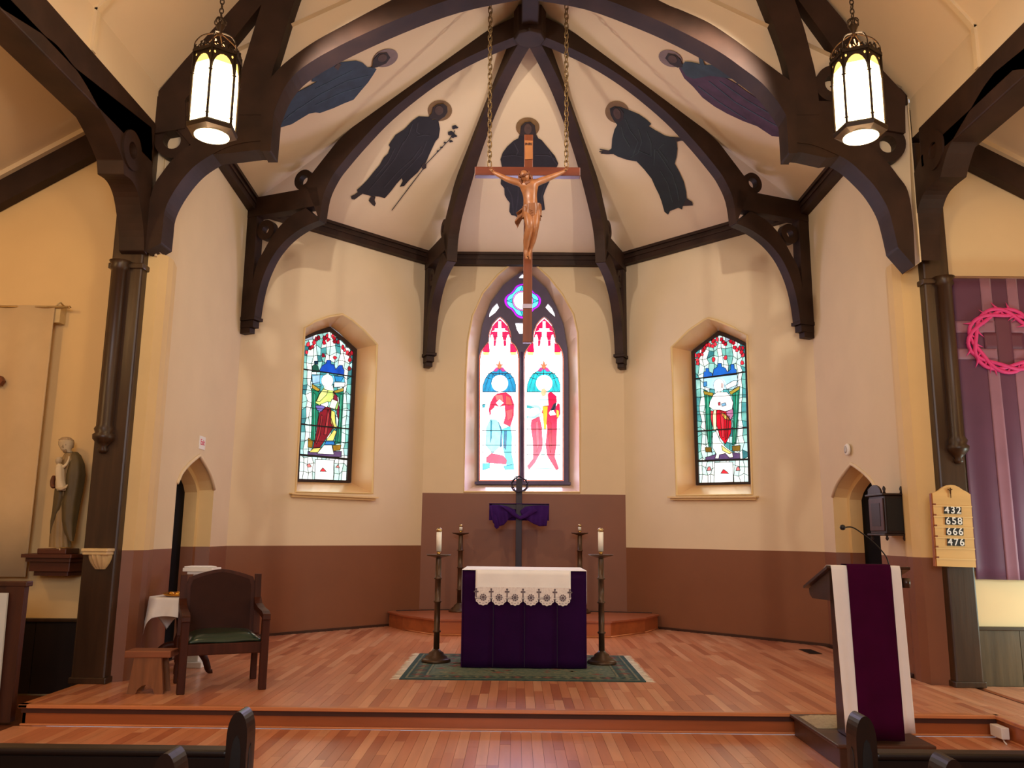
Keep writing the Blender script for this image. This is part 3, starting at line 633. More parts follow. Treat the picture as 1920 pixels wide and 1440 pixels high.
for q, c, l in (([(275, 505), (278, 470), (292, 465), (292, 442), (315, 442), (318, 468), (340, 478), (345, 500), (352, 450), (380, 430), (382, 405), (410, 405), (412, 430), (440, 440), (455, 470), (480, 450), (480, 412), (505, 412), (508, 445), (522, 452), (525, 485), (275, 518)], (30, 105, 210), 1),
    ([(278, 518), (528, 488), (535, 560), (500, 600), (350, 600), (278, 580)], (170, 220, 240), 1), ([(275, 545), (300, 542), (302, 575), (276, 580)], (60, 140, 210), 2), ([(440, 570), (500, 535), (530, 535), (520, 570), (450, 600)], (235, 245, 248), 2),
    ([(278, 600), (348, 640), (325, 700), (330, 800), (340, 900), (335, 1030), (315, 1030), (295, 900), (288, 700)], (15, 130, 105), 2), ([(490, 620), (548, 580), (535, 800), (520, 1010), (490, 1015), (498, 850), (500, 720)], (15, 130, 105), 2), ([(300, 640), (318, 650), (318, 1000), (308, 1000)], (60, 175, 145), 3), ([(520, 620), (535, 620), (515, 1000), (505, 1000)], (60, 175, 145), 3),
    ([(275, 612), (350, 628), (345, 650), (282, 640)], (165, 145, 50), 3), ([(470, 620), (548, 575), (546, 600), (480, 642)], (165, 150, 60), 3),
    ([(380, 745), (480, 760), (485, 860), (480, 930), (440, 1010), (400, 960), (375, 870), (372, 780)], (200, 12, 40), 4), ([(400, 760), (430, 770), (430, 960), (415, 960)], (225, 50, 70), 5), ([(450, 800), (470, 800), (455, 960), (440, 980)], (160, 10, 35), 5), ([(330, 760), (372, 765), (368, 900), (345, 880), (330, 820)], (215, 60, 70), 4),
    ([(355, 740), (372, 740), (372, 905), (350, 905), (345, 800)], (245, 235, 190), 5), ([(410, 770), (440, 790), (478, 832), (440, 825), (415, 800)], (190, 180, 80), 5), ([(445, 770), (495, 740), (500, 790), (480, 830), (450, 790)], (185, 120, 165), 5),
    ([(360, 1090), (290, 1110), (292, 1130), (550, 1120), (548, 1080), (400, 1060)], (85, 65, 110), 3), ([(288, 1035), (335, 1035), (338, 1070), (292, 1070)], (110, 85, 25), 3), ([(490, 1025), (552, 1020), (550, 1060), (495, 1065)], (115, 90, 30), 3),
    ([(345, 925), (372, 915), (400, 985), (440, 1030), (492, 1070), (498, 1110), (470, 1112), (440, 1080), (395, 1090), (390, 1120), (362, 1118), (372, 1085), (345, 1040)], (245, 250, 235), 5), ([(410, 1020), (450, 1050), (488, 1075), (470, 1085), (420, 1060)], (215, 205, 120), 6),
    ([(350, 640), (380, 620), (450, 620), (480, 650), (498, 700), (490, 750), (440, 765), (400, 755), (350, 755), (318, 730), (325, 690)], (250, 252, 252), 6), ([(385, 700), (400, 695), (402, 720), (388, 720)], (200, 60, 80), 7), ([(410, 708), (440, 700), (445, 720), (415, 728)], (120, 180, 225), 7),
    ([(358, 1150), (495, 1145), (500, 1295), (355, 1300)], (240, 250, 250), 1)): W.pane(tr_(q), c, l, .85 if sum(c) < 500 else 1.05)
W.pane(tr_(ell(392, 570, 42, 50, 16)), (252, 252, 250), 7, 1.2, lw=.6); W.pane(tr_([(410, 550), (425, 560), (418, 590), (408, 585)]), (210, 190, 190), 8, .9, lw=.3)
W.pane(tr_([(405, 1230), (425, 1200), (448, 1215), (465, 1232)]), (220, 45, 60), 2, .9)
for cx_ in (318, 535): W.pane(tr_([(cx_-16, 1210), (cx_-8, 1182), (cx_+6, 1180), (cx_+16, 1208)]), (230, 120, 125), 2)
for a, b, lw in (((208, 522), (588, 470), 2.2), ((222, 915), (605, 888), 2.6), ((232, 1138), (612, 1125), 3.6), ((212, 660), (592, 640), .9), ((216, 790), (598, 775), .9), ((228, 1010), (608, 1000), .8)): W.line(tr_([a, b]), lw, 9)
W.done()
# ---- centre window, with tracery
W = Win('window_2', B, NBC, .34, 2.2)
gc_order = [(896, 908), (896, 780), (896, 704), (897.5, 656), (905, 608), (921, 566), (944, 534), (962, 520), (980, 508), (995, 514), (1024, 541), (1043, 576), (1056, 608), (1063.5, 652.5), (1066, 704), (1066, 799), (1066, 908)]
reveal(W, winC_wall, gc_order, B, NBC, mat('centre_reveal_paint', (220, 190, 168), .25, .03, 2))
la = lambda p: T(p, 880, 500, 6.545)
def lancet(dx):
    pts = [(120, 1120), (130, 1060), (150, 1020), (190, 960), (232, 915), (232, 860), (245, 790), (280, 700), (325, 645), (375, 604), (425, 645), (470, 700), (503, 790), (515, 860), (515, 915), (560, 955), (590, 1010), (605, 1060), (615, 1120)]
    P = [(x+dx, y) for x, y in la(pts)]
    return [(P[0][0]-.5, 902)]+P+[(P[-1][0], 902)]
LA1 = lancet(0); LA2 = lancet(83.2)
quat = la([(655+110*math.cos(a0)+118*math.cos(t), 420+110*math.sin(a0)+110*math.sin(t)) for a0 in (-math.pi/2, 0, math.pi/2, math.pi) for t in [a0-1.25+2.5*k/8 for k in range(9)]])
smalls = [la([(598, 142), (625, 110), (655, 85), (685, 110), (712, 142)]), la([(240, 625), (248, 570), (285, 500), (340, 445), (366, 505), (320, 565)]), la([(1055, 620), (1045, 570), (1010, 500), (965, 450), (932, 500), (985, 560)]), la([(560, 690), (750, 690), (735, 780), (700, 825), (612, 825), (580, 770)])]
inset_outer = [(896+2, 906), (898, 704), (899.5, 656), (907, 609), (923, 568), (946, 536), (962, 523), (980, 511), (995, 517), (1022, 543), (1041, 577), (1054, 609), (1061.5, 653), (1064, 704), (1064, 906)]
mb = MB(TRAC); mb.prism([W.w(u, v, .06) for u, v in gc_order], W.n*.1, [[W.w(u, v, .06) for u, v in h] for h in [LA1, LA2, quat]+smalls]); bev(mb.build('tracery', W.root), .006, 1)
mb = MB(TRAC); mb.tube([W.w(979, 903, .08), W.w(979, 660, .08)], .03, 10); mb.build('mullion', W.root)
mb = MB(TRAC); mb.prism([W.w(u, v, .09) for u, v in [(890, 903), (1070, 904), (1070, 909), (890, 908)]], W.n*.12); mb.build('window_frame', W.root)
WW = (250, 250, 255)
for P in smalls: W.pane(P, WW, 0, 2.6)
W.pane([(p[0], p[1]) for p in quat], (175, 30, 215), 0, 1.4)
W.pane([(980+(p[0]-980)*.86, 564+(p[1]-564)*.86) for p in quat], (90, 215, 235), 1, 1.5)
for k in range(8):
    a = k*math.pi/4; rr_ = 30 if k % 2 == 0 else 22
    if k % 2 == 0: W.pane([(980+14*math.cos(a-.5), 564+14*math.sin(a-.5)), (980+rr_*math.cos(a), 564+rr_*math.sin(a)*.97), (980+14*math.cos(a+.5), 564+14*math.sin(a+.5))], (40, 190, 205), 2, 1.2)
W.pane(ell(980, 564, 19.5, 19, 24), (215, 120, 210), 3, 1.6); W.pane(ell(980, 564, 17, 16.5, 24), (252, 245, 252), 4, 2.4)
PINK = (228, 20, 80); PNK2 = (205, 25, 75)
for dx, which in ((0, 0), (83.2, 1)):
    X = lambda p: [(x+dx, y) for x, y in la(p)]
    LAN = LA1 if which == 0 else LA2
    W.pane(LAN, (235, 120, 90), 0, 1.6)                       # orange border strip
    W.pane([((p[0]-(936+dx))*.95+936+dx, (p[1]-760)*.985+760) for p in LAN], WW, 1, 2.4)
    for q in ([(375, 640), (430, 690), (375, 700), (320, 690)], [(320, 690), (375, 700), (350, 760), (262, 800), (285, 730)], [(430, 690), (375, 700), (400, 760), (490, 800), (465, 730)],
              [(262, 800), (345, 790), (345, 900), (250, 900), (250, 850)], [(490, 800), (405, 790), (405, 900), (502, 900), (502, 850)],
              [(190, 975), (240, 935), (248, 1050), (165, 1045), (170, 1010)], [(500, 935), (550, 965), (578, 1020), (575, 1050), (500, 1050)], [(295, 905), (330, 905), (320, 970), (300, 975)], [(420, 905), (450, 905), (450, 970), (425, 975)]):
        W.pane(X(q), PINK if which else (220, 35, 90), 2, 1.25, lw=.4)
    for q in ([(355, 670), (392, 670), (395, 1000), (350, 1000)], [(312, 755), (438, 755), (438, 798), (312, 798)], [(265, 840), (285, 830), (300, 880), (300, 1060), (248, 1060), (248, 900)], [(465, 840), (485, 830), (500, 880), (500, 1060), (448, 1060), (455, 880)], [(335, 860), (410, 860), (435, 1060), (310, 1060)]):
        W.pane(X(q), WW, 3, 2.5, lw=.3)
    for x0 in (165, 500): W.pane(X([(x0, 1050), (x0+78, 1050), (x0+70, 1085), (x0+10, 1080)]), (255, 215, 120), 3, 1.9, lw=.3)
    # canopy ornament and blue vault
    for q, c in (([(370, 1150), (400, 1240), (370, 1260), (340, 1240)], (225, 130, 90)), ([(370, 1255), (330, 1235), (292, 1280), (330, 1290)], (190, 70, 150)), ([(370, 1255), (410, 1235), (448, 1280), (410, 1290)], (190, 70, 150)), ([(360, 1210), (330, 1190), (335, 1215)], (225, 120, 80)), ([(380, 1210), (410, 1190), (405, 1215)], (225, 120, 80))):
        W.pane(X(q), c, 3, 1.1, lw=.3)
    bx = lambda p: T(p, 880+dx, 690, 6.26)
    W.pane(bx([(155, 280), (160, 200), (185, 130), (225, 70), (290, 30), (350, 5), (410, 30), (480, 70), (520, 120), (545, 200), (545, 280)]), (35, 150, 205) if which == 0 else (40, 200, 215), 2, 1.05)
    for i in range(7):
        W.line(bx([(160+i*60, 280), (250+i*35, 60)]), .35, 3); W.line(bx([(540-i*60, 280), (450-i*35, 60)]), .35, 3)
    for a in (-150, -120, -90, -60, -30): W.line(bx([(352+95*math.cos(math.radians(a)), 180+95*math.sin(math.radians(a))), (352+210*math.cos(math.radians(a)), 190+170*math.sin(math.radians(a)))]), .8, 3)
    W.line(bx([(225, 65), (490, 65)]), 1.2, 3)
    W.pane(bx(ell(358, 180, 98, 100, 22)), (252, 252, 250), 5, 2.6, lw=.4)
    if which == 0: figs = [
        ([(290, 330), (330, 300), (430, 285), (490, 330), (525, 430), (520, 560), (480, 690), (400, 650), (425, 560), (415, 440), (350, 455), (300, 440), (240, 560), (228, 490), (250, 400)], (225, 45, 85), 3, 1.25),
        ([(300, 320), (390, 315), (400, 390), (320, 380)], (235, 110, 110), 4, 1.4), ([(430, 320), (480, 350), (505, 440), (430, 430)], (240, 90, 85), 4, 1.3), ([(430, 500), (510, 480), (500, 580), (450, 620)], (235, 85, 95), 4, 1.3),
        ([(355, 365), (405, 410), (350, 455), (310, 410)], (252, 248, 250), 5, 2.2), ([(250, 500), (300, 455), (350, 470), (380, 490), (300, 560), (255, 545)], (250, 252, 250), 5, 2.2), ([(300, 560), (415, 470), (420, 580), (360, 610)], (250, 250, 248), 5, 2.2),
        ([(250, 600), (320, 610), (380, 700), (380, 900), (270, 1000), (190, 900), (200, 700)], (140, 222, 238), 3, 1.3),
        ([(380, 720), (480, 680), (500, 800), (495, 1000), (520, 1130), (440, 1150), (400, 950)], (80, 195, 215), 3, 1.2), ([(410, 740), (440, 735), (430, 960), (405, 930)], (10, 110, 160), 4, 1.0), ([(330, 600), (380, 720), (385, 920), (360, 930), (370, 740)], (15, 120, 165), 4, 1.0), ([(250, 610), (265, 620), (262, 820), (245, 880)], (30, 150, 180), 4, 1.0),
        ([(200, 1050), (260, 1000), (400, 1030), (440, 1080), (430, 1130), (200, 1110)], (215, 30, 85), 4, 1.15), ([(155, 1120), (240, 1115), (240, 1175), (155, 1200)], (60, 180, 200), 3, 1.2), ([(400, 1150), (520, 1130), (525, 1190), (420, 1195)], (50, 175, 195), 3, 1.2), ([(250, 1130), (300, 1120), (290, 1160), (235, 1160)], (250, 250, 250), 5, 2.2), ([(340, 1140), (400, 1130), (410, 1190), (350, 1195)], (250, 250, 250), 5, 2.2),
        ([(150, 430), (185, 420), (185, 460), (155, 465)], (60, 170, 190), 3, 1.2)]
    else: figs = [
        ([(410, 290), (440, 280), (500, 330), (505, 400), (540, 430), (545, 540), (510, 600), (500, 900), (480, 1040), (530, 1180), (500, 1200), (400, 1040), (370, 930), (395, 720), (380, 590), (330, 520)], (225, 10, 70), 3, 1.2),
        ([(210, 610), (320, 560), (330, 720), (340, 880), (330, 960), (250, 1110), (180, 1195), (160, 1150), (230, 1060), (225, 850), (200, 680)], (232, 60, 95), 3, 1.25),
        ([(340, 450), (400, 450), (390, 600), (380, 720), (355, 720), (345, 560)], (250, 175, 40), 4, 1.4), ([(300, 560), (340, 580), (350, 720), (375, 900), (395, 1040), (360, 1030), (335, 720)], (252, 250, 245), 5, 2.2),
        ([(160, 430), (290, 440), (320, 470), (300, 570), (240, 590), (150, 585)], (160, 230, 225), 3, 1.4), ([(150, 450), (290, 470), (310, 520), (240, 570), (150, 560)], (250, 252, 252), 4, 2.3), ([(155, 440), (240, 460), (200, 475), (155, 470)], (60, 180, 190), 5, 1.1),
        ([(320, 320), (400, 300), (410, 440), (340, 450), (300, 400)], (185, 235, 230), 4, 1.6), ([(440, 500), (500, 400), (490, 490)], (60, 70, 90), 6, .6), ([(410, 530), (450, 470), (500, 400), (520, 410), (470, 500), (500, 550), (430, 560)], (252, 252, 252), 5, 2.3), ([(430, 495), (470, 420), (498, 405), (470, 490), (440, 500)], (55, 65, 90), 6, .6),
        ([(330, 250), (360, 240), (385, 270), (370, 320), (340, 330), (320, 300)], (245, 170, 130), 6, 1.5), ([(500, 490), (530, 500), (530, 580), (505, 580)], (250, 180, 60), 5, 1.5),
        ([(340, 930), (370, 1000), (420, 1080), (460, 1160), (440, 1185), (260, 1185), (280, 1110), (320, 1040)], (170, 235, 225), 4, 1.5), ([(170, 1185), (460, 1180), (530, 1200), (160, 1215)], (205, 210, 205), 5, 1.2), ([(400, 620), (440, 640), (450, 900), (430, 1000), (410, 800)], (190, 5, 55), 4, 1.0), ([(255, 640), (290, 620), (300, 900), (270, 980)], (235, 95, 120), 4, 1.2)]
    for q, c, l, st in figs: W.pane(bx(q), c, l, st, lw=.35)
    for y, lw in ((430 if which == 0 else 370, .5), (735 if which == 0 else 718, 1.0), (905, 1.3 if which else .8), (988 if which == 0 else 1018, .9)): W.line(bx([(150, y), (545, y)]), lw, 7)
    for x in (160, 540): W.line(bx([(x, 300), (x, 1120)]), .5, 3)
    W.line(X([(125, 1120), (615, 1118)]), .4, 6); W.line(X([(235, 862), (515, 862)]), .5, 6)
W.done()
# short cap mould over the centre window
# ------------------------------------------------------------------ materials for the furnishings
WALNUT = mat('dark_walnut', (66, 31, 18), .5, .3, 4, bump=.08, grain=2, spec=.2)
IRON = mat('wrought_iron', (46, 34, 24), .45, .2, 8, metal=.7)
BRONZE = mat('dark_bronze', (86, 64, 46), .38, .15, 6, metal=.45)
CANDLE = mat('candle_wax', (240, 236, 222), .4, .02)
LINEN = mat('white_linen', (244, 242, 240), .8, .03, 5, sheen=.2)
PURPLE = mat('purple_cloth', (40, 6, 54), .85, .12, 5, spec=.1)
PINE = mat('pale_pine', (218, 176, 112), .45, .08, 2, grain=0)
GOLD = mat('polished_gold', (230, 170, 70), .2, .1, 6, metal=1)
BLACK = mat('matt_black', (14, 14, 15), .5)
WHITE = mat('white_paint', (236, 232, 226), .5, .02)
def darkwood(n, c, r=.35): return mat(n, c, r, .25, 4, bump=.06, grain=0)
def Xat(u, v, y): return U(u, v, 1, y)
# ------------------------------------------------------------------ foot platform behind the altar
pf = struct('trim_15'); pf.name = 'trim_15'
pl_pts = [(-1.29, 12.52), (1.25, 12.47), (1.83, 13.1), (2.12, 13.66), (1.67, 14.12), (-1.67, 14.12), (-2.12, 13.68), (-1.83, 13.14)]
m = MB(ORANGE); m.prism([Vector((x, y, 0.001)) for x, y in pl_pts], (0, 0, .205)); bev(m.build('platform_riser', pf), .006)
q = [(x*1.012, y-.025 if y < 14 else y) for x, y in pl_pts]
m = MB(mat('platform_top_wood', (164, 92, 60), .35, .12, 2.5, grain=0)); m.prism([Vector((x, y, .206)) for x, y in q], (0, 0, .024)); bev(m.build('platform_top', pf), .008)
m = MB(NOSE)
for a, b in zip(pl_pts[:3], pl_pts[1:3]+[pl_pts[3]]):
    m.tube([(a[0], a[1], .012), (b[0], b[1], .012)], .012, 6)
a, b = pl_pts[-1], pl_pts[0]; m.tube([(a[0], a[1], .012), (b[0], b[1], .012)], .012, 6); m.build('shoe_moulding', pf)
m = MB(BLACK); m.tube(catmull([(-2.0, 13.6, .245), (-1.4, 13.95, .237), (-.8, 13.98, .237), (0, 14.0, .237), (.9, 13.97, .237), (1.7, 13.85, .237), (2.02, 13.62, .25)], 5), .007, 6)
m.build('cable', label='black cable lying along the back edge of the wooden platform', category='cable')
# ------------------------------------------------------------------ rug
rug = thing('rug', 'green oriental rug with white fringed ends under the altar', 'rug', (-.04, 9.68, 0))
def rugmat():
    m = mat('rug_pile', (70, 96, 84), .95, .3, 25, bump=.3, noisecol=(120, 128, 108)); return m
RUG1 = rugmat(); RUG2 = mat('rug_border_dark', (34, 62, 62), .95, .25, 18, noisecol=(56, 88, 84)); RUG3 = mat('rug_border_light', (148, 140, 112), .95, .35, 22, noisecol=(74, 96, 80)); RUG4 = mat('rug_rose', (128, 84, 74), .95, .3, 30)
x0, x1, y0, y1 = -1.28, 1.19, 8.78, 10.6
m = MB(RUG2); m.bb(x0, x1, y0, y1, .001, .010); m.build('rug_field', rug)
m = MB(RUG3); 
for d0, d1 in ((.05, .07), (.24, .262)):
    for (a, b, c, d) in ((x0+d0, x1-d0, y0+d0, y0+d1), (x0+d0, x1-d0, y1-d1, y1-d0), (x0+d0, x0+d1, y0+d1, y1-d1), (x1-d1, x1-d0, y0+d1, y1-d1)): m.bb(a, b, c, d, .010, .0115)
m.build('border_line', rug)
m = MB(RUG1); m.bb(x0+.27, x1-.27, y0+.27, y1-.27, .010, .0113); m.build('centre_field', rug)
m = MB(RUG3, RUG4, RUG1); R = random.Random(4); k = 0
def motif(x, y, r, mi):
    m.prism([Vector((x+r*(1+.35*math.cos(4*t))*math.cos(t)*1.2, y+r*(1+.35*math.cos(4*t))*math.sin(t), .0112)) for t in [2*math.pi*i/16 for i in range(16)]], (0, 0, .0008), mi=mi)
for i in range(22):
    t = x0+.16+i*(x1-x0-.32)/21; motif(t, y0+.155, .042, k % 3); motif(t, y1-.155, .042, (k+1) % 3); k += 1
for i in range(15):
    t = y0+.26+i*(y1-y0-.5)/14; motif(x0+.155, t, .042, k % 3); motif(x1-.155, t, .042, (k+1) % 3); k += 1
for i in range(70): motif(R.uniform(x0+.35, x1-.35), R.uniform(y0+.35, y1-.35), R.uniform(.02, .05), R.randint(0, 1))
m.build('woven_motifs', rug, kind='stuff')
for sx, X0 in ((-1, x0), (1, x1)):
    m = MB(mat('cream_fringe', (222, 212, 192), .9, .08, 9)); R = random.Random(9)
    for i in range(120):
        y = y0+(y1-y0)*i/119; m.add([(X0, y-.006, .006), (X0, y+.006, .006), (X0+sx*R.uniform(.07, .11), y+R.uniform(-.02, .02), .002), (X0+sx*.05, y+R.uniform(-.01, .01), .010)], [(0, 1, 2), (0, 3, 2), (1, 3, 2), (0, 1, 3)])
    m.build('fringe', rug, kind='stuff')
# ------------------------------------------------------------------ altar
AY0, AY1, AX0, AX1, AH = 9.49, 10.42, -.70, .645, 1.05
al = thing('altar', 'block altar covered in dark purple cloth, standing on the rug', 'altar', (-.03, 9.95, .012))
m = MB(WALNUT); m.bb(AX0+.03, AX1-.03, AY0+.04, AY1-.03, .013, AH-.012); bev(m.build('altar_block', al), .01)
m = MB(PURPLE)
def frontal(u, v):
    x = AX0+(AX1-AX0)*u; z = .02+(AH-.02)*v
    y = AY0+.012*math.cos(u*math.pi*2*4)*(1-v)*.6-.004*abs(math.sin(u*math.pi*4))
    return (x, y, z)
m.grid(frontal, 64, 12, thick=(0, .012, 0))
for X in (AX0-.006, AX1+.006): m.bb(X-.006, X+.006, AY0+.004, AY1, .02, AH-.002)
m.bb(AX0, AX1, AY1-.012, AY1, .02, AH-.002); m.bb(AX0, AX1, AY0+.012, AY1-.012, AH-.012, AH-.002)
m.build('purple_frontal', al)
m = MB(mat('purple_seam', (26, 8, 40), .8)); xs = U(983, 1200, 1, AY0).x
for u in (.25, .505, .77): m.bb(AX0+(AX1-AX0)*u-.003, AX0+(AX1-AX0)*u+.003, AY0-.014, AY0-.004, .03, AH-.3)
m.build('pleat_edge', al)
# white cloth with scalloped lace hem
cl = thing('altar_cloth', 'white altar cloth with grey lace scalloped hem hanging over the front', 'altar cloth', (-.03, 9.95, AH))
LX0, LX1 = U(892, 1068, 1, AY0-.03).x, U(1070, 1068, 1, AY0-.03).x; ZB = U(983, 1124, 1, AY0-.03).z
LACE = mat('lace_white', (244, 238, 234), .85, .12, 60, noisecol=(222, 212, 210)); LG = mat('lace_grey_embroidery', (104, 92, 100), .85, .1, 20)
m = MB(LINEN); m.bb(AX0-.015, AX1+.015, AY0-.018, AY1+.01, AH+.0005, AH+.006)
def drop(u, v):
    x = LX0+(LX1-LX0)*u; return (x, AY0-.026-.008*math.sin(u*math.pi*6+1)*(1-v), ZB+(AH+.004-ZB)*v)
m.grid(drop, 40, 6, thick=(0, .003, 0)); m.build('linen', cl)
m = MB(LACE); n = 6; w6 = (LX1-LX0)/n
for i in range(n):
    cx_ = LX0+w6*(i+.5); P = []
    for k in range(25):
        a = math.pi+math.pi*k/24; rr_ = w6/2*(1+.05*math.cos(a*12)); P.append(Vector((cx_+rr_*math.cos(a), AY0-.033, ZB+.02+.085*math.sin(a)*(1+.05*math.cos(a*12)))))
    P += [Vector((cx_+w6/2, AY0-.033, ZB+.035)), Vector((cx_-w6/2, AY0-.033, ZB+.035))]
    m.prism(P, (0, .003, 0))
m.bb(LX0, LX1, AY0-.036, AY0-.033, ZB+.03, ZB+.13); m.build('lace_hem', cl)
m = MB(LG)
for i in range(n):
    cx_ = LX0+w6*(i+.5)
    for k in range(9):
        a = 2*math.pi*k/9; m.lathe([(0, -.001), (.0125, -.001), (.0125, .001), (0, .001)], (0, 0, 0), 8) if False else None
        c = Vector((cx_+.03*math.cos(a), AY0-.0385, ZB+.02+.03*math.sin(a))); m.prism([c+Vector((.009*math.cos(t), 0, .009*math.sin(t))) for t in [2*math.pi*j/7 for j in range(7)]], (0, .002, 0))
    m.prism([Vector((cx_+.017*math.cos(t), AY0-.0385, ZB+.02+.017*math.sin(t))) for t in [2*math.pi*j/12 for j in range(12)]], (0, .002, 0))
    for k in range(7):
        a = math.pi*1.08+math.pi*.84*k/6; c = Vector((cx_+.082*math.cos(a)*.98, AY0-.0385, ZB+.022+.064*math.sin(a))); m.box(c, (.014, .002, .006))
for i in range(n+1):
    cx_ = min(max(LX0+w6*i, LX0+.01), LX1-.01); z = ZB+.065
    m.box((cx_, AY0-.0385, z), (.012, .002, .09)); 
    for dx, dz in ((-.016, .015), (.016, .015), (0, .042)): m.prism([Vector((cx_+dx+.012*math.cos(t), AY0-.0385, z+dz+.010*math.sin(t))) for t in [2*math.pi*j/8 for j in range(8)]], (0, .002, 0))
m.build('grey_embroidery', cl, kind='stuff')
for sx, X in ((-1, AX0-.016), (1, AX1+.016)):      # side drops with their own scallops
    m = MB(LACE); P = [Vector((X, AY0+.05, AH+.004)), Vector((X, AY1-.02, AH+.004))]
    nn = 5; L = (AY1-.02-AY0-.05)
    for i in range(nn):
        for k in range(7):
            a = math.pi*k/6; P.append(Vector((X, AY1-.02-L*(i+.5-.5*math.cos(a))/nn, ZB-.0-.07*math.sin(a))))
    m.prism(P, (sx*.004, 0, 0)); m.build('side_drop', cl)
# ------------------------------------------------------------------ candlesticks
def candlestick(label, x, y, z0, hp, rp, rpole, candle_h, base_r, group, short=False):
    r = thing('floor_candlestick', label, 'candlestick', (x, y, z0), group=group)
    k = base_r
    m = MB(BRONZE); m.lathe([(0, 0), (k, 0), (k, .02), (k*.92, .035), (k*.78, .04), (k*.74, .06), (k*.55, .075), (k*.5, .10), (rpole*1.5, .12), (rpole*1.1, .14), (0, .14)], (0, 0, 0), 32); m.build('base', r, local=True)
    p = MB(BRONZE); H = hp; prof = [(0, .13), (rpole, .13)]
    for t in (.28, .56, .78):
        z = H*t; prof += [(rpole, z-.012), (rpole*1.35, z-.008), (rpole*1.35, z+.008), (rpole, z+.012)]
    prof += [(rpole*.95, H-.05), (rpole*.8, H-.02), (0, H-.02)]; p.lathe(prof, (0, 0, 0), 16); p.build('pole', r, local=True)
    d = MB(BRONZE); d.lathe([(0, H-.03), (rpole*1.2, H-.03), (rp*.5, H-.02), (rp*.9, H-.006), (rp, H+.008), (rp*.96, H+.010), (rp*.6, H-.004), (0, H-.004)], (0, 0, 0), 32); d.build('drip_pan', r, local=True)
    s = MB(mat('brass_socket', (200, 160, 90), .25, metal=1)); s.lathe([(0, H-.004), (.022, H-.004), (.020, H+.05), (0, H+.05)], (0, 0, 0), 16); s.build('candle_socket', r, local=True)
    c = MB(CANDLE); cr = .031 if not short else .026; c.lathe([(0, H+.045), (cr, H+.045), (cr, H+.045+candle_h), (0, H+.045+candle_h)], (0, 0, 0), 20); c.build('candle', r, local=True)
    t = MB(mat('brass_follower', (196, 170, 120), .3, metal=.9)); z = H+.045+candle_h; t.lathe([(0, z-.004), (cr+.003, z-.012), (cr+.003, z+.012), (cr*.8, z+.026), (.006, z+.034), (0, z+.034)], (0, 0, 0), 16); t.build('brass_follower', r, local=True)
    w_ = MB(BLACK); w_.tube([(0, 0, z+.03), (.002, 0, z+.045)], .002, 5); w_.build('wick', r, local=True)
for lab, u, ub in (('tall bronze floor candlestick with white candle, left front of the altar', 822, 818), ('tall bronze floor candlestick with white candle, right front of the altar', 1127, 1128)):
    p = U(ub, 1243 if u < 900 else 1246, 2, .012); y = 9.93
    x = U(u, 1040, 1, y).x*.5+U(ub, 1243, 1, y).x*.5; z = U(u, 1041, 1, y).z
    candlestick(lab, x, y, .0115, z-.012, .148, .034, .235, .165, 'front candlesticks on the rug')
for lab, u in (('dark candlestick with short candle on the platform, back left of the altar', 864), ('dark candlestick with short candle on the platform, back right of the altar', 1087)):
    y = 13.72; p = U(u, 1000, 1, y); candlestick(lab, p.x, y, .23, p.z-.23, .14, .038, .07, .17, 'back candlesticks on the platform', True)
# ------------------------------------------------------------------ standing cross with purple cloth behind the altar
yc = 13.55
xc = thing('standing_cross', 'dark standing cross behind the altar, draped with purple cloth', 'cross', (U(973, 1000, 1, yc).x, yc, .23))
xx = U(973, 960, 1, yc).x; zt = U(973, 897, 1, yc).z; zbm = U(973, 952, 1, yc).z
DX = mat('dark_blue_black_wood', (36, 26, 44), .5, .2, 4, grain=2)
m = MB(DX); m.bb(xx-.05, xx+.05, yc-.04, yc+.04, .29, zt); bev(m.build('upright', xc), .006)
m = MB(DX); m.bb(U(922, 952, 1, yc).x, U(1028, 952, 1, yc).x, yc-.035, yc+.035, zbm-.03, zbm+.055); bev(m.build('crossbeam', xc), .006)
m = MB(DX); m.bb(xx-.25, xx+.25, yc-.2, yc+.2, .231, .29); m.bb(xx-.12, xx+.12, yc-.1, yc+.1, .29, .36); bev(m.build('cross_foot', xc), .01)
cr = thing('crown_of_thorns', 'crown of thorns hanging on top of the standing cross', 'crown', (xx, yc-.06, zt-.1))
c0 = U(974, 908, 1, yc-.09)
m = MB(mat('thorn_twig', (54, 48, 66), .6))
for s_ in range(3):
    m.tube([c0+Vector((.125*math.cos(t)+.012*math.cos(5*t+s_*2.1), .02*math.sin(5*t+s_*2.1), .115*math.sin(t)+.012*math.sin(4*t+s_))) for t in [2*math.pi*i/40 for i in range(40)]], .008, 6, closed=True)
m.build('twisted_twigs', cr)
m = MB(mat('thorn_twig', (54, 48, 66), .6)); R = random.Random(2)
for i in range(26):
    t = R.uniform(0, 6.28); p = c0+Vector((.125*math.cos(t), 0, .115*math.sin(t))); d = Vector((math.cos(t)+R.uniform(-.6, .6), R.uniform(-.5, .5), math.sin(t)+R.uniform(-.6, .6))).normalized()
    m.tube([p, p+d*.045], [.004, .0008], 4)
m.build('thorns', cr, kind='stuff')
CP = mat('purple_drape', (58, 26, 96), .8, .15, 5, spec=.1)
dr_ = thing('purple_drape', 'purple cloth draped over the arms of the standing cross', 'drape', (xx, yc, zbm-.2))
def px(u, v, dy=0): return U(u, v, 1, yc-.06+dy)
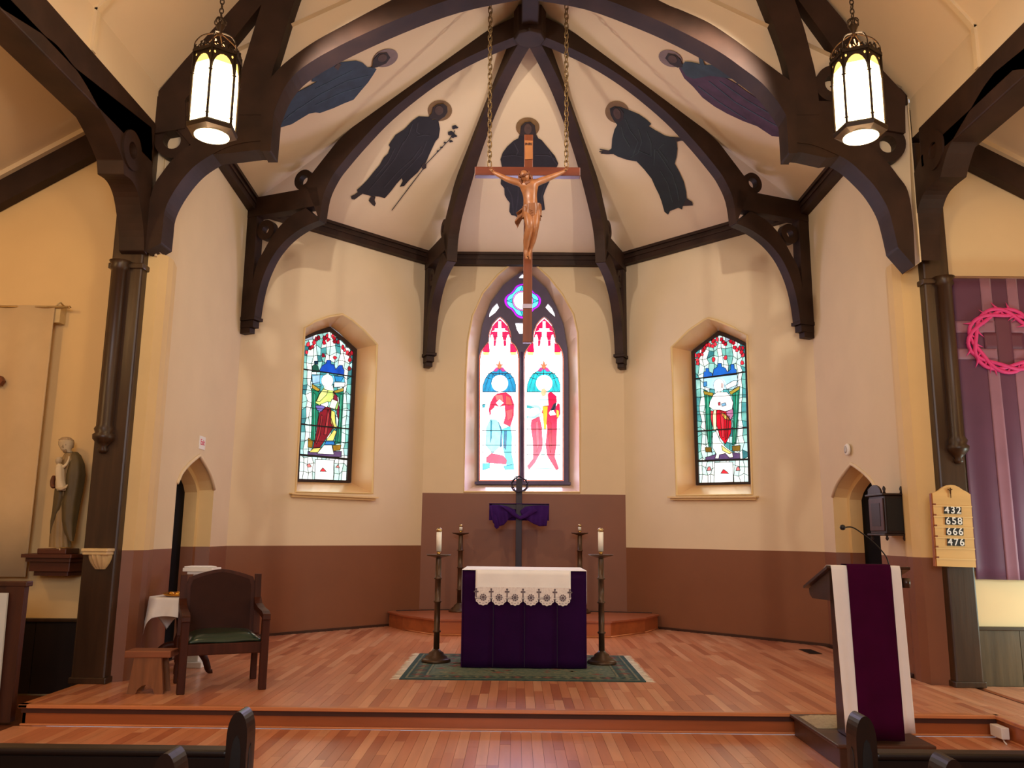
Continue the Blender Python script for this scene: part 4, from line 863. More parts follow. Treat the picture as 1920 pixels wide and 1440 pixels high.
def lobe(top, bot, folds, name, amp=.02, dy=0):
    m = MB(CP); nt = len(top)-1
    def f(u, v):
        i = min(int(u*nt), nt-1); t = u*nt-i
        a = (top[i][0]*(1-t)+top[i+1][0]*t, top[i][1]*(1-t)+top[i+1][1]*t); b = (bot[i][0]*(1-t)+bot[i+1][0]*t, bot[i][1]*(1-t)+bot[i+1][1]*t)
        return px(a[0]+(b[0]-a[0])*v, a[1]+(b[1]-a[1])*v, dy-amp*math.sin(u*math.pi*folds)*(.3+.7*v)-.015*math.sin(math.pi*v))
    m.grid(f, 40, 14, thick=(0, .012, 0)); return m.build(name, dr_)
lobe([(917, 948), (925, 946), (940, 947), (953, 950), (966, 956)], [(924, 980), (933, 988), (945, 984), (955, 972), (968, 966)], 7, 'left_hanging_lobe')
lobe([(975, 958), (985, 950), (1000, 948), (1015, 947), (1030, 948)], [(978, 966), (988, 975), (1000, 982), (1012, 987), (1025, 986)], 6, 'right_hanging_lobe')
lobe([(935, 946), (950, 950), (965, 960), (975, 968), (985, 962), (1000, 950)], [(945, 953), (955, 962), (966, 970), (976, 975), (988, 970), (1008, 958)], 9, 'centre_swag', .006, -.045)
lobe([(925, 962), (928, 965), (932, 968)], [(927, 988), (931, 992), (936, 989)], 3, 'tail_end', .01, -.02)
m = MB(CP); a = px(917, 946); b = px(1030, 947); m.bb(a.x, b.x, yc-.05, yc+.05, zbm+.057, zbm+.066); m.bb(a.x, b.x, yc+.042, yc+.052, zbm-.2, zbm+.06); m.build('cloth_over_beam', dr_)
# ------------------------------------------------------------------ hanging crucifix
yx = 9.3
WX = mat('crucifix_wood', (112, 56, 30), .4, .25, 4, bump=.05, grain=2); WXH = mat('crucifix_wood_cross', (104, 48, 28), .4, .25, 4, bump=.05, grain=0)
cx = thing('hanging_crucifix', 'wooden crucifix hung on two chains in front of the centre window', 'crucifix', (U(990, 400, 1, yx).x, yx, 4.6))
ux0, ux1 = U(981.5, 450, 1, yx).x, U(998.5, 450, 1, yx).x; ztop, zbot = U(989, 252, 1, yx).z, U(990, 642, 1, yx).z
zb1, zb0 = U(989, 313, 1, yx).z, U(989, 329, 1, yx).z
m = MB(WX); m.bb(ux0, ux1, yx, yx+.07, zbot, ztop); bev(m.build('upright', cx), .006)
m = MB(WXH); m.bb(U(890, 320, 1, yx).x, U(1088, 320, 1, yx).x, yx-.002, yx+.1, zb0, zb1); bev(m.build('crossbeam', cx), .006)
m = MB(mat('parchment_wood', (164, 104, 56), .5, .1, 6))
sp_ = [(983.5, 263), (999, 264), (998.5, 274), (999, 298), (984, 299), (984.5, 285)]
m.prism([U(u, v, 1, yx-.012) for u, v in sp_], (0, .012, 0)); sr = m.build('title_scroll', cx)
text('INRI', .045, mat('ink_brown', (60, 30, 20), .7), 'inscription', sr, Matrix.Translation(U(991, 270, 1, yx-.016)) @ Matrix.Rotation(math.pi/2, 4, 'X'))
m = MB(mat('brass_tape', (190, 180, 200), .3, .1, 6, metal=.5)); m.bb(ux0-.004, ux1+.004, yx-.006, yx+.074, U(990, 578, 1, yx).z, U(990, 570, 1, yx).z); m.build('fixing_band', cx)
FIG = mat('carved_limewood', (160, 104, 64), .4, .2, 14, coat=.15); FIGD = mat('carved_limewood_dark', (126, 74, 46), .45, .15, 8)
def fx(x, y, dy=0): return U(880+x/4.8, 220+y/4.8, 1, yx-.07+dy)
def skin(name, joints, edges, mt, parent, root=0, sub=2):
    me = bpy.data.meshes.new(name); inv = wm(parent).inverted() if parent else Matrix()
    me.from_pydata([inv @ Vector(j[0]) for j in joints], edges, []); o = bpy.data.objects.new(name, me); C.objects.link(o); o.parent = parent
    me.materials.append(mt)
    s = o.modifiers.new('skin', 'SKIN'); 
    if not me.skin_vertices:
        bm = bmesh.new(); bm.from_mesh(me); bm.verts.layers.skin.verify(); bm.to_mesh(me); bm.free()
    for i, j in enumerate(joints):
        r = j[1]; v = me.skin_vertices[0].data[i]; v.radius = (r, r) if not isinstance(r, tuple) else r; v.use_root = (i == root)
    s.use_smooth_shade = True; s.branch_smoothing = .6
    ss = o.modifiers.new('sub', 'SUBSURF'); ss.levels = sub; ss.render_levels = sub
    return o
J = [(fx(553, 800, -.06), (.108, .08)), (fx(548, 730, -.07), (.098, .07)), (fx(545, 650, -.08), (.128, .08)), (fx(540, 600, -.08), (.115, .065)), (fx(528, 570, -.09), .042), (fx(512, 545, -.105), .045),
     (fx(462, 592, -.075), .054), (fx(340, 558, -.05), .036), (fx(240, 508, -.02), .024), (fx(205, 488, -.015), .02),
     (fx(612, 585, -.075), .054), (fx(725, 543, -.05), .036), (fx(830, 498, -.02), .024), (fx(868, 480, -.015), .02),
     (fx(520, 850, -.08), .072), (fx(548, 975, -.16), .052), (fx(516, 1100, -.09), .046), (fx(508, 1205, -.05), .026), (fx(511, 1245, -.07), .023), (fx(518, 1275, -.12), .016),
     (fx(600, 850, -.08), .072), (fx(588, 985, -.14), .052), (fx(570, 1100, -.06), .046), (fx(545, 1195, -.02), .026), (fx(538, 1240, -.05), .023), (fx(545, 1282, -.10), .016)]
ED = [(0, 1), (1, 2), (2, 3), (3, 4), (4, 5), (3, 6), (6, 7), (7, 8), (8, 9), (3, 10), (10, 11), (11, 12), (12, 13), (0, 14), (14, 15), (15, 16), (16, 17), (17, 18), (18, 19), (0, 20), (20, 21), (21, 22), (22, 23), (23, 24), (24, 25)]
n0 = len(J)
for hand, sx in ((9, -1), (13, 1)):
    h = J[hand][0]
    for k, (dx, dz, L) in enumerate(((-.2, 1, .05), (.25, 1, .058), (.65, .8, .055), (1, .45, .045), (-.9, .35, .035))):
        d = Vector((sx*dx, -.5, dz)).normalized(); J.append((h+d*L*.55, .0062)); J.append((h+d*L*.9+Vector((0, -.015, -.004)), .005)); ED.append((hand, len(J)-2)); ED.append((len(J)-2, len(J)-1))
corpus = skin('carved_figure', J, ED, FIG, cx)
# head with face, beard and hair, tilted towards its right shoulder
hm = MB(FIG); hc = fx(500, 535, -.13); RH = Matrix.Rotation(math.radians(-22), 3, 'Y') @ Matrix.Rotation(math.radians(28), 3, 'X')
def headpt(a, b):
    x = .052*math.cos(b)*math.cos(a); y = .062*math.cos(b)*math.sin(a); z = .078*math.sin(b)
    if z < 0: x *= 1+z*4.0; y *= 1+z*1.5
    front = max(0, -math.sin(a))*math.cos(b)
    if abs(math.cos(a)) < .28 and -.25 < math.sin(b) < .2 and math.sin(a) < 0: y -= .012*(1-abs(math.cos(a))/.28)*(1 if math.sin(b) < 0 else .5)
    if .1 < abs(math.cos(a)) < .5 and -.02 < math.sin(b) < .25 and math.sin(a) < 0: y += .006
    if abs(math.cos(a)) < .4 and -.55 < math.sin(b) < -.4 and math.sin(a) < 0: y -= .004
    return hc+RH @ Vector((x, y, z))
hm.grid(lambda u, v: headpt(2*math.pi*u, math.pi*(v-.5)), 40, 28); hd = hm.build('head', cx)
h2 = MB(FIGD)
h2.grid(lambda u, v: hc+RH @ Vector((.062*math.cos(math.pi*(v-.5)*.98)*math.cos(math.pi*u), .01+.066*math.cos(math.pi*(v-.5))*math.sin(math.pi*u)+.004*math.sin(30*u), .016+.082*math.sin(math.pi*(v-.5)*.98)-.02)), 40, 20, smooth=True)
for s_ in (-1, 1):
    for k in range(3): h2.tube([hc+RH @ Vector((s_*(.05+.004*k), -.01+.02*k, .02)), hc+RH @ Vector((s_*(.062+.006*k), -.015+.02*k, -.03)), hc+RH @ Vector((s_*(.055+.006*k), -.02+.02*k, -.085)), hc+RH @ Vector((s_*.05, -.02+.02*k, -.12))], [.012, .014, .012, .004], 6)
for k in range(5): h2.tube([hc+RH @ Vector(((k-2)*.013, -.052, -.045)), hc+RH @ Vector(((k-2)*.01, -.062, -.075)), hc+RH @ Vector(((k-2)*.006, -.055, -.095))], [.008, .01, .003], 6)
h2.build('hair', hd)
h3 = MB(FIGD)
for s_ in range(2): h3.tube([hc+RH @ Vector((.064*math.cos(t), .068*math.sin(t), .03+.008*math.sin(6*t+s_*3))) for t in [2*math.pi*i/30 for i in range(30)]], .008, 6, closed=True)
h3.build('thorn_circlet', hd)
# loincloth wrap with a fluttering end
lc = MB(mat('carved_cloth_wood', (140, 88, 52), .45, .15, 10))
def wrap(u, v):
    a = 2*math.pi*u; c = fx(562, 790+v*110, -.06); rx = .105+.012*v+.006*math.sin(7*a+6*v); ry = .098+.006*math.sin(9*a)
    return c+Vector((rx*math.cos(a), ry*math.sin(a), .02*math.sin(a*1+.8)))
lc.grid(wrap, 48, 10)
for k in range(6): lc.tube([fx(500+k*4, 800+k*14, -.13), fx(545, 830+k*14, -.155), fx(600, 850+k*16, -.145), fx(640, 855+k*14, -.08)], .008, 6)
lc.grid(lambda u, v: fx(495-75*u+12*math.sin(v*9), 800+60*u+v*(60+90*u), -.05-.03*math.sin(v*10+u*3)), 10, 14, thick=(0, .01, 0))
lc.grid(lambda u, v: fx(618+22*u, 850+v*90-15*u, -.08-.02*math.sin(u*8)), 6, 8, thick=(0, .01, 0))
lc.build('loincloth', cx)
for p in (fx(205, 485, -.03), fx(870, 478, -.03), fx(525, 1255, -.1)):
    m = MB(IRON); m.tube([p+Vector((0, -.02, 0)), p+Vector((0, .03, 0))], .006, 6); m.build('nail', cx)
# chains
def chain(name, label, u0, v0, u1, v1, y, ztop_, L, r, mt, group):
    a = U(u0, v0, 1, y); b = U(u1, v1, 1, y); b.z = ztop_; root = thing(name, label, 'chain', (a.x, y, a.z), group=group)
    proto = None; n = int((b-a).length/(L*.74))
    for i in range(n):
        p = a+(b-a)*(i+.5)/n
        if proto is None:
            m = MB(mt); pts = []
            for k in range(14):
                t = 2*math.pi*k/14; c_, s_ = math.cos(t), math.sin(t); pts.append(Vector((c_*L*.28, 0, s_*L*.28+(L*.22 if s_ > 0 else -L*.22))))
            m.tube(pts, r*.8, 5, closed=True); o = m.build('chain_link', root, local=True); proto = o
        else: o = proto.copy(); C.objects.link(o)
        o.location = p-Vector((a.x, y, a.z)); o.rotation_euler = (0, 0, (math.pi/2 if i % 2 else 0)+.5)
    return root
CHM = mat('old_chain_brass', (130, 104, 66), .4, .15, 20, metal=.7)
chain('hanging_chain', 'left brass chain holding up the wooden crucifix', 918, 312, 919, 0, yx+.05, 8.14, .085, .009, CHM, 'chains of the crucifix')
chain('hanging_chain', 'right brass chain holding up the wooden crucifix', 1062, 312, 1062, 0, yx+.05, 8.14, .085, .009, CHM, 'chains of the crucifix')
# ------------------------------------------------------------------ figures painted on the apse ceiling webs
def cpoly(pts, off, mt, name, parent, thick=.004):
    P = []; n = None
    for u, v in pts:
        h = ceil_hit(u, v, off)
        if h is None: continue
        P.append(h[1]); n = h[2] if n is None else n
    # keep the cut-out flat on one web: project onto the plane of the first hit
    c0 = P[0]; Q = []
    for (u, v) in pts:
        Q.append(UP(u, v, c0, n))
    m = MB(mt); m.prism(Q, -n*thick); return m.build(name, parent)
def cstroke(pts, w_, off, mt, name, parent, kind=None):
    m = MB(mt)
    for line in pts:
        for a, b in zip(line[:-1], line[1:]):
            ha, hb = ceil_hit(*a, off), ceil_hit(*b, off)
            if not ha or not hb: continue
            d = (hb[1]-ha[1]).normalized(); s = d.cross(ha[2])*w_/2
            m.prism([ha[1]+s, hb[1]+s, hb[1]-s, ha[1]-s], -ha[2]*.003)
    o = m.build(name, parent)
    if kind: o['kind'] = kind
    return o
HALO = mat('dull_gold_halo', (124, 94, 52), .6, .15, 10); HEAD = mat('painted_dark_head', (44, 34, 32), .7, .2, 14); FACE = mat('painted_face', (82, 62, 54), .7, .2, 12)
ROB = mat('painted_black_robe', (26, 24, 30), .7, .35, 5); ROBL = mat('painted_robe_fold', (50, 46, 54), .7, .3, 9); ROBG = mat('painted_green_black_robe', (24, 34, 36), .7, .3, 5); ROBGL = mat('painted_green_fold', (48, 60, 60), .7, .3, 9)
ROBU = mat('painted_slate_blue_robe', (44, 62, 84), .7, .3, 6); ROBUL = mat('painted_slate_blue_fold', (62, 84, 104), .7, .3, 9); ROBP = mat('painted_purple_robe', (74, 48, 74), .7, .3, 6); ROBT = mat('painted_teal_mantle', (46, 66, 80), .7, .3, 6); HALOD = mat('grey_violet_halo', (128, 108, 104), .6, .12, 10)
GRP = 'painted figures on the apse ceiling'
def base_of(u, v): return ceil_hit(u, v)[1]
# second figure: man with lilies
g = thing('painted_figure', 'dark painted man with halo holding a tall lily staff, on the ceiling', 'ceiling painting', base_of(735, 300), group=GRP)
t2 = lambda p: T(p, 640, 170, 6)
cpoly(t2(ell(1110, 225, 136, 116, 28)), .010, HALO, 'halo', g)
cpoly(t2([(985, 295), (870, 290), (800, 340), (710, 435), (610, 500), (565, 565), (535, 615), (550, 640), (525, 710), (480, 750), (430, 840), (370, 910), (290, 1010), (220, 1080), (180, 1115), (180, 1135), (240, 1160), (330, 1185), (420, 1190), (490, 1210), (560, 1130), (620, 1050), (680, 985), (690, 1020), (660, 1080), (705, 1075), (770, 1000), (860, 920), (910, 850), (950, 810), (990, 720), (1040, 610), (1060, 570), (1095, 530), (1110, 430), (1095, 350), (1080, 320), (1030, 330), (1000, 310)]), .014, ROB, 'robe', g)
cpoly(t2([(1020, 250), (1030, 190), (1080, 155), (1150, 148), (1190, 180), (1195, 240), (1165, 290), (1120, 320), (1090, 345), (1060, 320), (1010, 320), (985, 292)]), .019, HEAD, 'head', g)
cpoly(t2(ell(1100, 222, 48, 52, 16)), .024, FACE, 'face', g)
for q in ([(190, 1140), (240, 1160), (200, 1188), (150, 1225), (115, 1220), (108, 1192), (150, 1170)], [(340, 1188), (385, 1195), (375, 1230), (388, 1270), (375, 1300), (350, 1285), (308, 1240), (320, 1212)]): cpoly(t2(q), .012, HEAD, 'foot', g)
cpoly(t2([(905, 840), (930, 812), (958, 830), (955, 870), (925, 888), (905, 870)]), .019, HEAD, 'hand', g)
cstroke([t2([(565, 1340), (920, 870)]), t2([(945, 825), (1215, 540)]), t2([(1215, 540), (1275, 440)])], .012, .016, ROB, 'lily_staff', g)
for c_, r_ in (((1275, 412), 34), ((1230, 478), 36), ((1265, 510), 32), ((1232, 570), 20), ((1165, 585), 14), ((1125, 640), 14), ((1085, 680), 12)):
    cpoly(t2([(c_[0]+r_*(1+.3*math.cos(3*t))*math.cos(t), c_[1]+r_*.62*(1+.3*math.sin(4*t))*math.sin(t)) for t in [2*math.pi*i/12 for i in range(12)]]), .017, ROB, 'lily_flower', g)
cstroke([t2(l) for l in ([(850, 510), (930, 490), (1000, 500)], [(800, 360), (760, 480), (690, 600)], [(900, 620), (800, 760), (640, 900), (480, 1080)], [(960, 560), (900, 700), (780, 830), (620, 1000)], [(700, 560), (600, 760), (420, 980), (300, 1120)], [(860, 350), (840, 450), (880, 480)], [(600, 640), (520, 800), (380, 960)])], .016, .018, ROBL, 'painted_folds', g, 'stuff')
# fourth figure: woman with open arms
g = thing('painted_figure', 'dark green painted woman in veil with both arms spread, on the ceiling', 'ceiling painting', base_of(1210, 280), group=GRP)
t4 = lambda p: T(p, 1100, 170, 5.76)
cpoly(t4(ell(328, 232, 130, 118, 28, .3)), .010, HALO, 'halo', g)
cpoly(t4([(250, 195), (300, 168), (370, 178), (465, 215), (560, 255), (640, 310), (695, 360), (670, 385), (740, 430), (840, 485), (900, 500), (960, 505), (970, 548), (980, 630), (970, 720), (950, 790), (1000, 880), (1050, 990), (1075, 1100), (1080, 1170), (1040, 1240), (1030, 1285), (990, 1265), (900, 1300), (880, 1340), (840, 1310), (810, 1200), (780, 1120), (740, 1040), (700, 950), (620, 850), (540, 765), (430, 745), (330, 710), (290, 685), (235, 685), (235, 650), (268, 625), (275, 520), (300, 420), (330, 370), (290, 320), (258, 260)]), .014, ROBG, 'robe', g)
cpoly(t4([(940, 503), (1000, 508), (1070, 494), (1072, 500), (1040, 515), (1070, 535), (1112, 540), (1080, 555), (1020, 540), (960, 553)]), .017, HEAD, 'hand', g)
cpoly(t4([(245, 650), (190, 638), (140, 629), (140, 636), (180, 652), (135, 655), (137, 664), (175, 665), (150, 672), (155, 680), (215, 686), (250, 686)]), .017, HEAD, 'hand', g)
cpoly(t4([(1078, 1165), (1140, 1205), (1146, 1240), (1036, 1246)]), .017, HEAD, 'foot', g)
cpoly(t4([(262, 215), (300, 180), (360, 190), (400, 240), (395, 300), (350, 350), (310, 330), (275, 270)]), .019, HEAD, 'head', g); cpoly(t4(ell(328, 250, 38, 60, 14, -.3)), .024, FACE, 'face', g)
cstroke([t4(l) for l in ([(420, 300), (470, 420), (560, 540), (500, 700)], [(560, 400), (600, 540), (560, 660), (470, 720)], [(650, 430), (700, 560), (700, 700), (560, 640)], [(740, 620), (735, 740), (730, 800)], [(760, 640), (840, 760), (930, 900), (980, 1060), (1000, 1180)], [(800, 860), (880, 1000), (930, 1200)], [(840, 560), (780, 620), (880, 760)], [(380, 380), (400, 480), (470, 600)])], .014, .018, ROBGL, 'painted_folds', g, 'stuff')
# centre figure behind the crucifix
g = thing('painted_figure', 'broad dark painted figure with halo directly behind the crucifix', 'ceiling painting', base_of(990, 300), group=GRP)
t3 = lambda p: T(p, 880, 220, 4.8)
cpoly(t3(ell(525, 90, 106, 88, 28)), .010, HALO, 'halo', g)
cpoly(t3([(455, 150), (440, 190), (400, 210), (340, 265), (300, 320), (280, 380), (292, 440), (290, 500), (282, 600), (315, 640), (318, 700), (340, 740), (365, 770), (360, 850), (378, 880), (410, 885), (430, 900), (480, 880), (560, 860), (620, 790), (650, 840), (680, 830), (665, 710), (690, 640), (720, 580), (740, 500), (790, 445), (800, 415), (770, 350), (720, 290), (650, 205), (620, 190), (600, 150), (540, 140)]), .014, ROB, 'robe', g)
cpoly(t3([(455, 160), (465, 80), (500, 45), (550, 42), (590, 75), (600, 150), (610, 175), (560, 185), (500, 180)]), .019, HEAD, 'head', g); cpoly(t3(ell(527, 105, 34, 48, 14)), .024, FACE, 'face', g)
cstroke([t3(l) for l in ([(300, 345), (400, 335), (480, 350)], [(590, 335), (700, 335), (780, 370)], [(400, 220), (440, 300), (420, 340)], [(340, 620), (380, 700), (400, 860)], [(440, 560), (440, 700), (420, 860)], [(680, 600), (650, 700), (660, 820)], [(720, 300), (760, 380), (790, 420)])], .018, .018, ROBL, 'painted_folds', g, 'stuff')
# outermost figures
g = thing('painted_figure', 'slate blue painted figure with halo lying along the leftmost ceiling web', 'ceiling painting', base_of(620, 165), group=GRP)
cpoly(ell(723, 109, 24, 16, 24, -.35), .010, HALOD, 'halo', g)
cpoly([(700, 126), (690, 127), (680, 118), (668, 114), (640, 117), (633, 121), (628, 118), (620, 124), (603, 132), (588, 142), (584, 153), (595, 153), (583, 160), (560, 172), (545, 178), (530, 195), (512, 212), (514, 238), (520, 241), (547, 233), (580, 213), (592, 211), (600, 212), (625, 203), (645, 194), (663, 187), (677, 170), (690, 155), (700, 140), (706, 130)], .014, ROBU, 'robe', g)
cpoly([(698, 128), (700, 112), (712, 100), (726, 99), (732, 108), (724, 119), (708, 126)], .019, HEAD, 'head', g); cpoly(ell(717, 109, 9, 7, 12, -.4), .024, FACE, 'face', g)
cpoly([(627, 126), (634, 119), (640, 121), (634, 132)], .019, FACE, 'hand', g)
cstroke([[(690, 140), (650, 150), (600, 175), (540, 215)], [(680, 160), (640, 172), (590, 195)], [(660, 130), (620, 150), (590, 165)], [(560, 200), (530, 225)]], .014, .018, ROBUL, 'painted_folds', g, 'stuff')
g = thing('painted_figure', 'purple and teal painted figure with halo along the rightmost ceiling web', 'ceiling painting', base_of(1380, 190), group=GRP)
cpoly(ell(1257, 110, 23, 15, 24, .35), .010, HALOD, 'halo', g)
cpoly([(1273, 128), (1280, 120), (1300, 125), (1340, 135), (1380, 157), (1397, 170), (1427, 190), (1463, 213), (1472, 220), (1472, 258), (1447, 255), (1420, 237), (1393, 227), (1363, 213), (1340, 200), (1317, 183), (1300, 163), (1283, 147)], .014, ROBP, 'robe', g)
cpoly([(1276, 126), (1284, 116), (1297, 117), (1312, 121), (1310, 109), (1316, 109), (1321, 122), (1347, 123), (1370, 133), (1390, 150), (1395, 158), (1380, 157), (1384, 150), (1360, 146), (1332, 142), (1300, 148), (1286, 142)], .018, ROBT, 'mantle', g)
cpoly([(1280, 126), (1276, 112), (1266, 103), (1252, 101), (1247, 109), (1256, 120), (1270, 127)], .019, HEAD, 'head', g); cpoly(ell(1261, 111, 9, 7, 12, .5), .024, FACE, 'face', g)
cstroke([[(1330, 150), (1380, 190), (1450, 230), (1470, 240)], [(1310, 160), (1350, 190), (1400, 222)], [(1350, 150), (1400, 185), (1460, 220)]], .016, .0185, ROBUL, 'painted_folds', g, 'stuff')
# ------------------------------------------------------------------ hanging lanterns
def glow(name, rgb, st):
    m = mat(name, rgb, .4, .02, 2, emit=st); return m
GL = glow('lantern_glass', (255, 226, 168), 9.0); GLT = glow('lantern_glass_amber', (255, 204, 104), 1.9)
LI = mat('lantern_iron', (52, 36, 20), .5, .2, 12, metal=.5)
def lantern(label, u, v, y, rot, ztop_):
    b = U(u, v, 1, y); b.z = U(u, v, 1, y).z
    r = thing('hanging_lantern', label, 'lantern', b, rot, group='hanging gothic lanterns'); n = 6
    R_, H = .195, .70
    def c(k, rr_=R_): return Vector((rr_*math.cos(math.pi/3*k+math.pi/6), rr_*math.sin(math.pi/3*k+math.pi/6), 0))
    m = MB(LI); Z = Vector((0, 0, 1))
    m.lathe([(.137, .0), (R_*1.06, .03), (R_*1.1, .06), (R_*1.06, .075), (.137, .075)], (0, 0, 0), 6, smooth=False); 
    ring = m.build('bottom_ring', r, local=True); ring.rotation_euler = (0, 0, math.pi/6)
    d = MB(GL); d.lathe([(0, -.004), (.14, -.002), (.14, .004), (0, .004)], (0, 0, 0), 28); d.build('bottom_glass', r, local=True)
    for k in range(n):
        a, e = c(k), c(k+1); out = ((a+e)/2).normalized(); s = (e-a)
        gp = MB(GL); gp.prism([a*.96+Z*.06, e*.96+Z*.06, e*.96+Z*(H*.86), a*.96+Z*(H*.86)], -out*.003); gp.build('glass_panel', r, local=True)
        ga = MB(GLT); ga.prism([a*.965+Z*(H*.86), e*.965+Z*(H*.86), e*.965+Z*H, a*.965+Z*H], -out*.003); ga.build('amber_glass', r, local=True)
        # gothic arch tracery plate with pointed opening
        P = [a+Z*H*.74, a+Z*(H+.01), e+Z*(H+.01), e+Z*H*.74]
        arch = [a+s*(.07)+Z*H*.74]+[a+s*(.07+.43*(1-math.cos(t*math.pi/2)))+Z*(H*.74+.15*math.sin(t*math.pi/2)) for t in (.2, .4, .6, .8, 1)]
        arch2 = [a+s*(.93-.43*(1-math.cos(t*math.pi/2)))+Z*(H*.74+.15*math.sin(t*math.pi/2)) for t in (.8, .6, .4, .2)]+[a+s*.93+Z*H*.74]
        tp = MB(LI); loop = [a+Z*H*.73, a+Z*(H+.01), e+Z*(H+.01), e+Z*H*.73]+arch2[::-1]+arch[::-1]
        tre = [[a+s*q+Z*(H*.955)+Vector((0, 0, 0))+s*.045*math.cos(t)+Z*.014*math.sin(t) for t in [2*math.pi*i/6 for i in range(6)]] for q in (.13, .87)]
        tp.prism(loop, -out*.008, tre); tp.build('tracery_panel', r, local=True)
        bb_ = MB(LI); bb_.tube([a+Z*.05, a+Z*(H+.02)], .011, 6); bb_.lathe([(0, -.012), (.02, 0), (0, .012)], a+Z*H*.72, 8); bb_.lathe([(0, -.012), (.018, 0), (0, .012)], a+Z*.12, 8); bb_.build('corner_bar', r, local=True)
        cr_ = MB(LI)
        for j in range(3):
            q = a+s*(j+.5)/3+Z*(H+.0); up_ = Z*(.085 if j == 1 else .06)
            cr_.tube([q+up_*t+out*.012*math.sin(3*t)+s.normalized()*.012*math.sin(6*t) for t in (0, .25, .5, .75, 1)], [.009, .012, .007, .013, .003], 6)
            for t_ in (-1, 1): cr_.tube([q+up_*.3, q+up_*.5+s.normalized()*.022*t_, q+up_*.75+s.normalized()*.02*t_+out*.01], [.006, .008, .004], 5)
        cr_.prism([a*1.02+Z*(H-.005), e*1.02+Z*(H-.005), e*1.02+Z*(H+.022), a*1.02+Z*(H+.022)], out*.01)
        cr_.build('cresting', r, local=True)
        st = MB(LI); st.tube(catmull([a+Z*(H+.02), a*.98+Z*(H+.09), a*.72+Z*(H+.17), a*.28+Z*(H+.225), Z*(H+.25)], 4), .006, 6); st.build('dome_strap', r, local=True)
        fr = MB(LI); dd = out
        fr.tube([Z*(H+.25)+dd*.05*math.sin(t)+Z*(.05+.045*(1-math.cos(t))) for t in [i*.6 for i in range(9)]], .006, 5); fr.build('rosette_scroll', r, local=True)
    m = MB(LI); m.lathe([(0, H+.22), (.03, H+.235), (.022, H+.27), (.04, H+.31), (.015, H+.35), (0, H+.36)], (0, 0, 0), 12); m.build('finial', r, local=True)
    for k in range(3):
        bu = MB(glow('candle_bulb', (255, 190, 120), 3)); bu.lathe([(0, H+.05), (.014, H+.06), (.018, H+.10), (.004, H+.17), (0, H+.175)], (.04*math.cos(k*2.1), .04*math.sin(k*2.1), 0), 8); bu.build('bulb', r, local=True)
    i = 0; z = H+.37; proto = None
    while b.z+z < ztop_:
        if proto is None:
            m = MB(LI); m.tube([Vector((.016*math.cos(t), 0, .026*math.sin(t))) for t in [2*math.pi*i_/12 for i_ in range(12)]], .0055, 5, closed=True); proto = m.build('chain_link', r, local=True); o = proto
        else: o = proto.copy(); C.objects.link(o)
        o.location = (0, 0, z); o.rotation_euler = (0, 0, (i % 2)*math.pi/2); z += .043; i += 1
    l = light('lantern_light', 'POINT', (b.x, b.y, b.z-.12), 34, WARM, shadow_soft_size=.12); l2 = light('lantern_light', 'POINT', (b.x, b.y, b.z+.95), 6, WARM, shadow_soft_size=.1)
lantern('left glowing hexagonal iron lantern with gothic panels', 397, 256, 6.5, .12, 9.5)
lantern('right glowing hexagonal iron lantern with gothic panels', 1614, 258, 6.5, .12, 9.5)
# ------------------------------------------------------------------ left side: banner, statue, shelf, corbel, dado
EW = 8.8
bn = thing('wall_banner', 'plain cream cloth banner hanging beside the standing figure of a man', 'banner', (-5.6, 8.72, .9))
def bpx(u, v, y): return U(u, v, 1, y)
m = MB(mat('cream_banner_cloth', (214, 184, 138), .8, .06, 3, sheen=.2)); a = bpx(103, 573, 8.66); b = bpx(62, 1082, 8.66)
m.grid(lambda u, v: (-6.5+(a.x+6.5)*u if True else 0, 8.66+.012*math.sin(u*22), b.z+(a.z-b.z)*v), 60, 4, thick=(0, .01, 0)); m.build('cloth', bn)
m = MB(mat('aged_brass', (176, 140, 84), .4, .15, 6, metal=.6)); p = bpx(118, 576, 8.67); m.tube([Vector((-6.6, 8.67, p.z)), Vector((p.x+.06, 8.67, p.z))], .014, 8); m.lathe([(0, -.02), (.02, 0), (0, .02)], (p.x+.07, 8.67, p.z), 10); m.build('rod', bn)
m = MB(mat('bracket_cream', (206, 180, 130), .5)); q = bpx(110, 585, 8.7); m.bb(q.x-.03, q.x+.03, 8.68, 8.8, q.z-.12, q.z+.07); m.tube([Vector((q.x, 8.66, q.z+.07)), Vector((q.x, 8.72, q.z+.11)), Vector((q.x, 8.8, q.z+.09))], .008, 6); m.build('rod_bracket', bn)
wc = thing('wall_cross', 'brown wooden arm end of a cross on the cream banner', 'cross', bpx(-30, 715, 8.6))
m = MB(WX); p = bpx(5, 714, 8.6); m.bb(p.x-.5, p.x-.02, 8.58, 8.64, p.z-.03, p.z+.03); m.prism([Vector((p.x-.05, 8.58, p.z-.03)), Vector((p.x-.02, 8.58, p.z-.05)), Vector((p.x+.01, 8.58, p.z)), Vector((p.x-.02, 8.58, p.z+.05)), Vector((p.x-.05, 8.58, p.z+.03))], (0, .06, 0)); m.build('crossbar', wc)
m = MB(WX); m.bb(p.x-.31, p.x-.25, 8.58, 8.64, p.z-.5, p.z+.25); m.build('upright', wc)
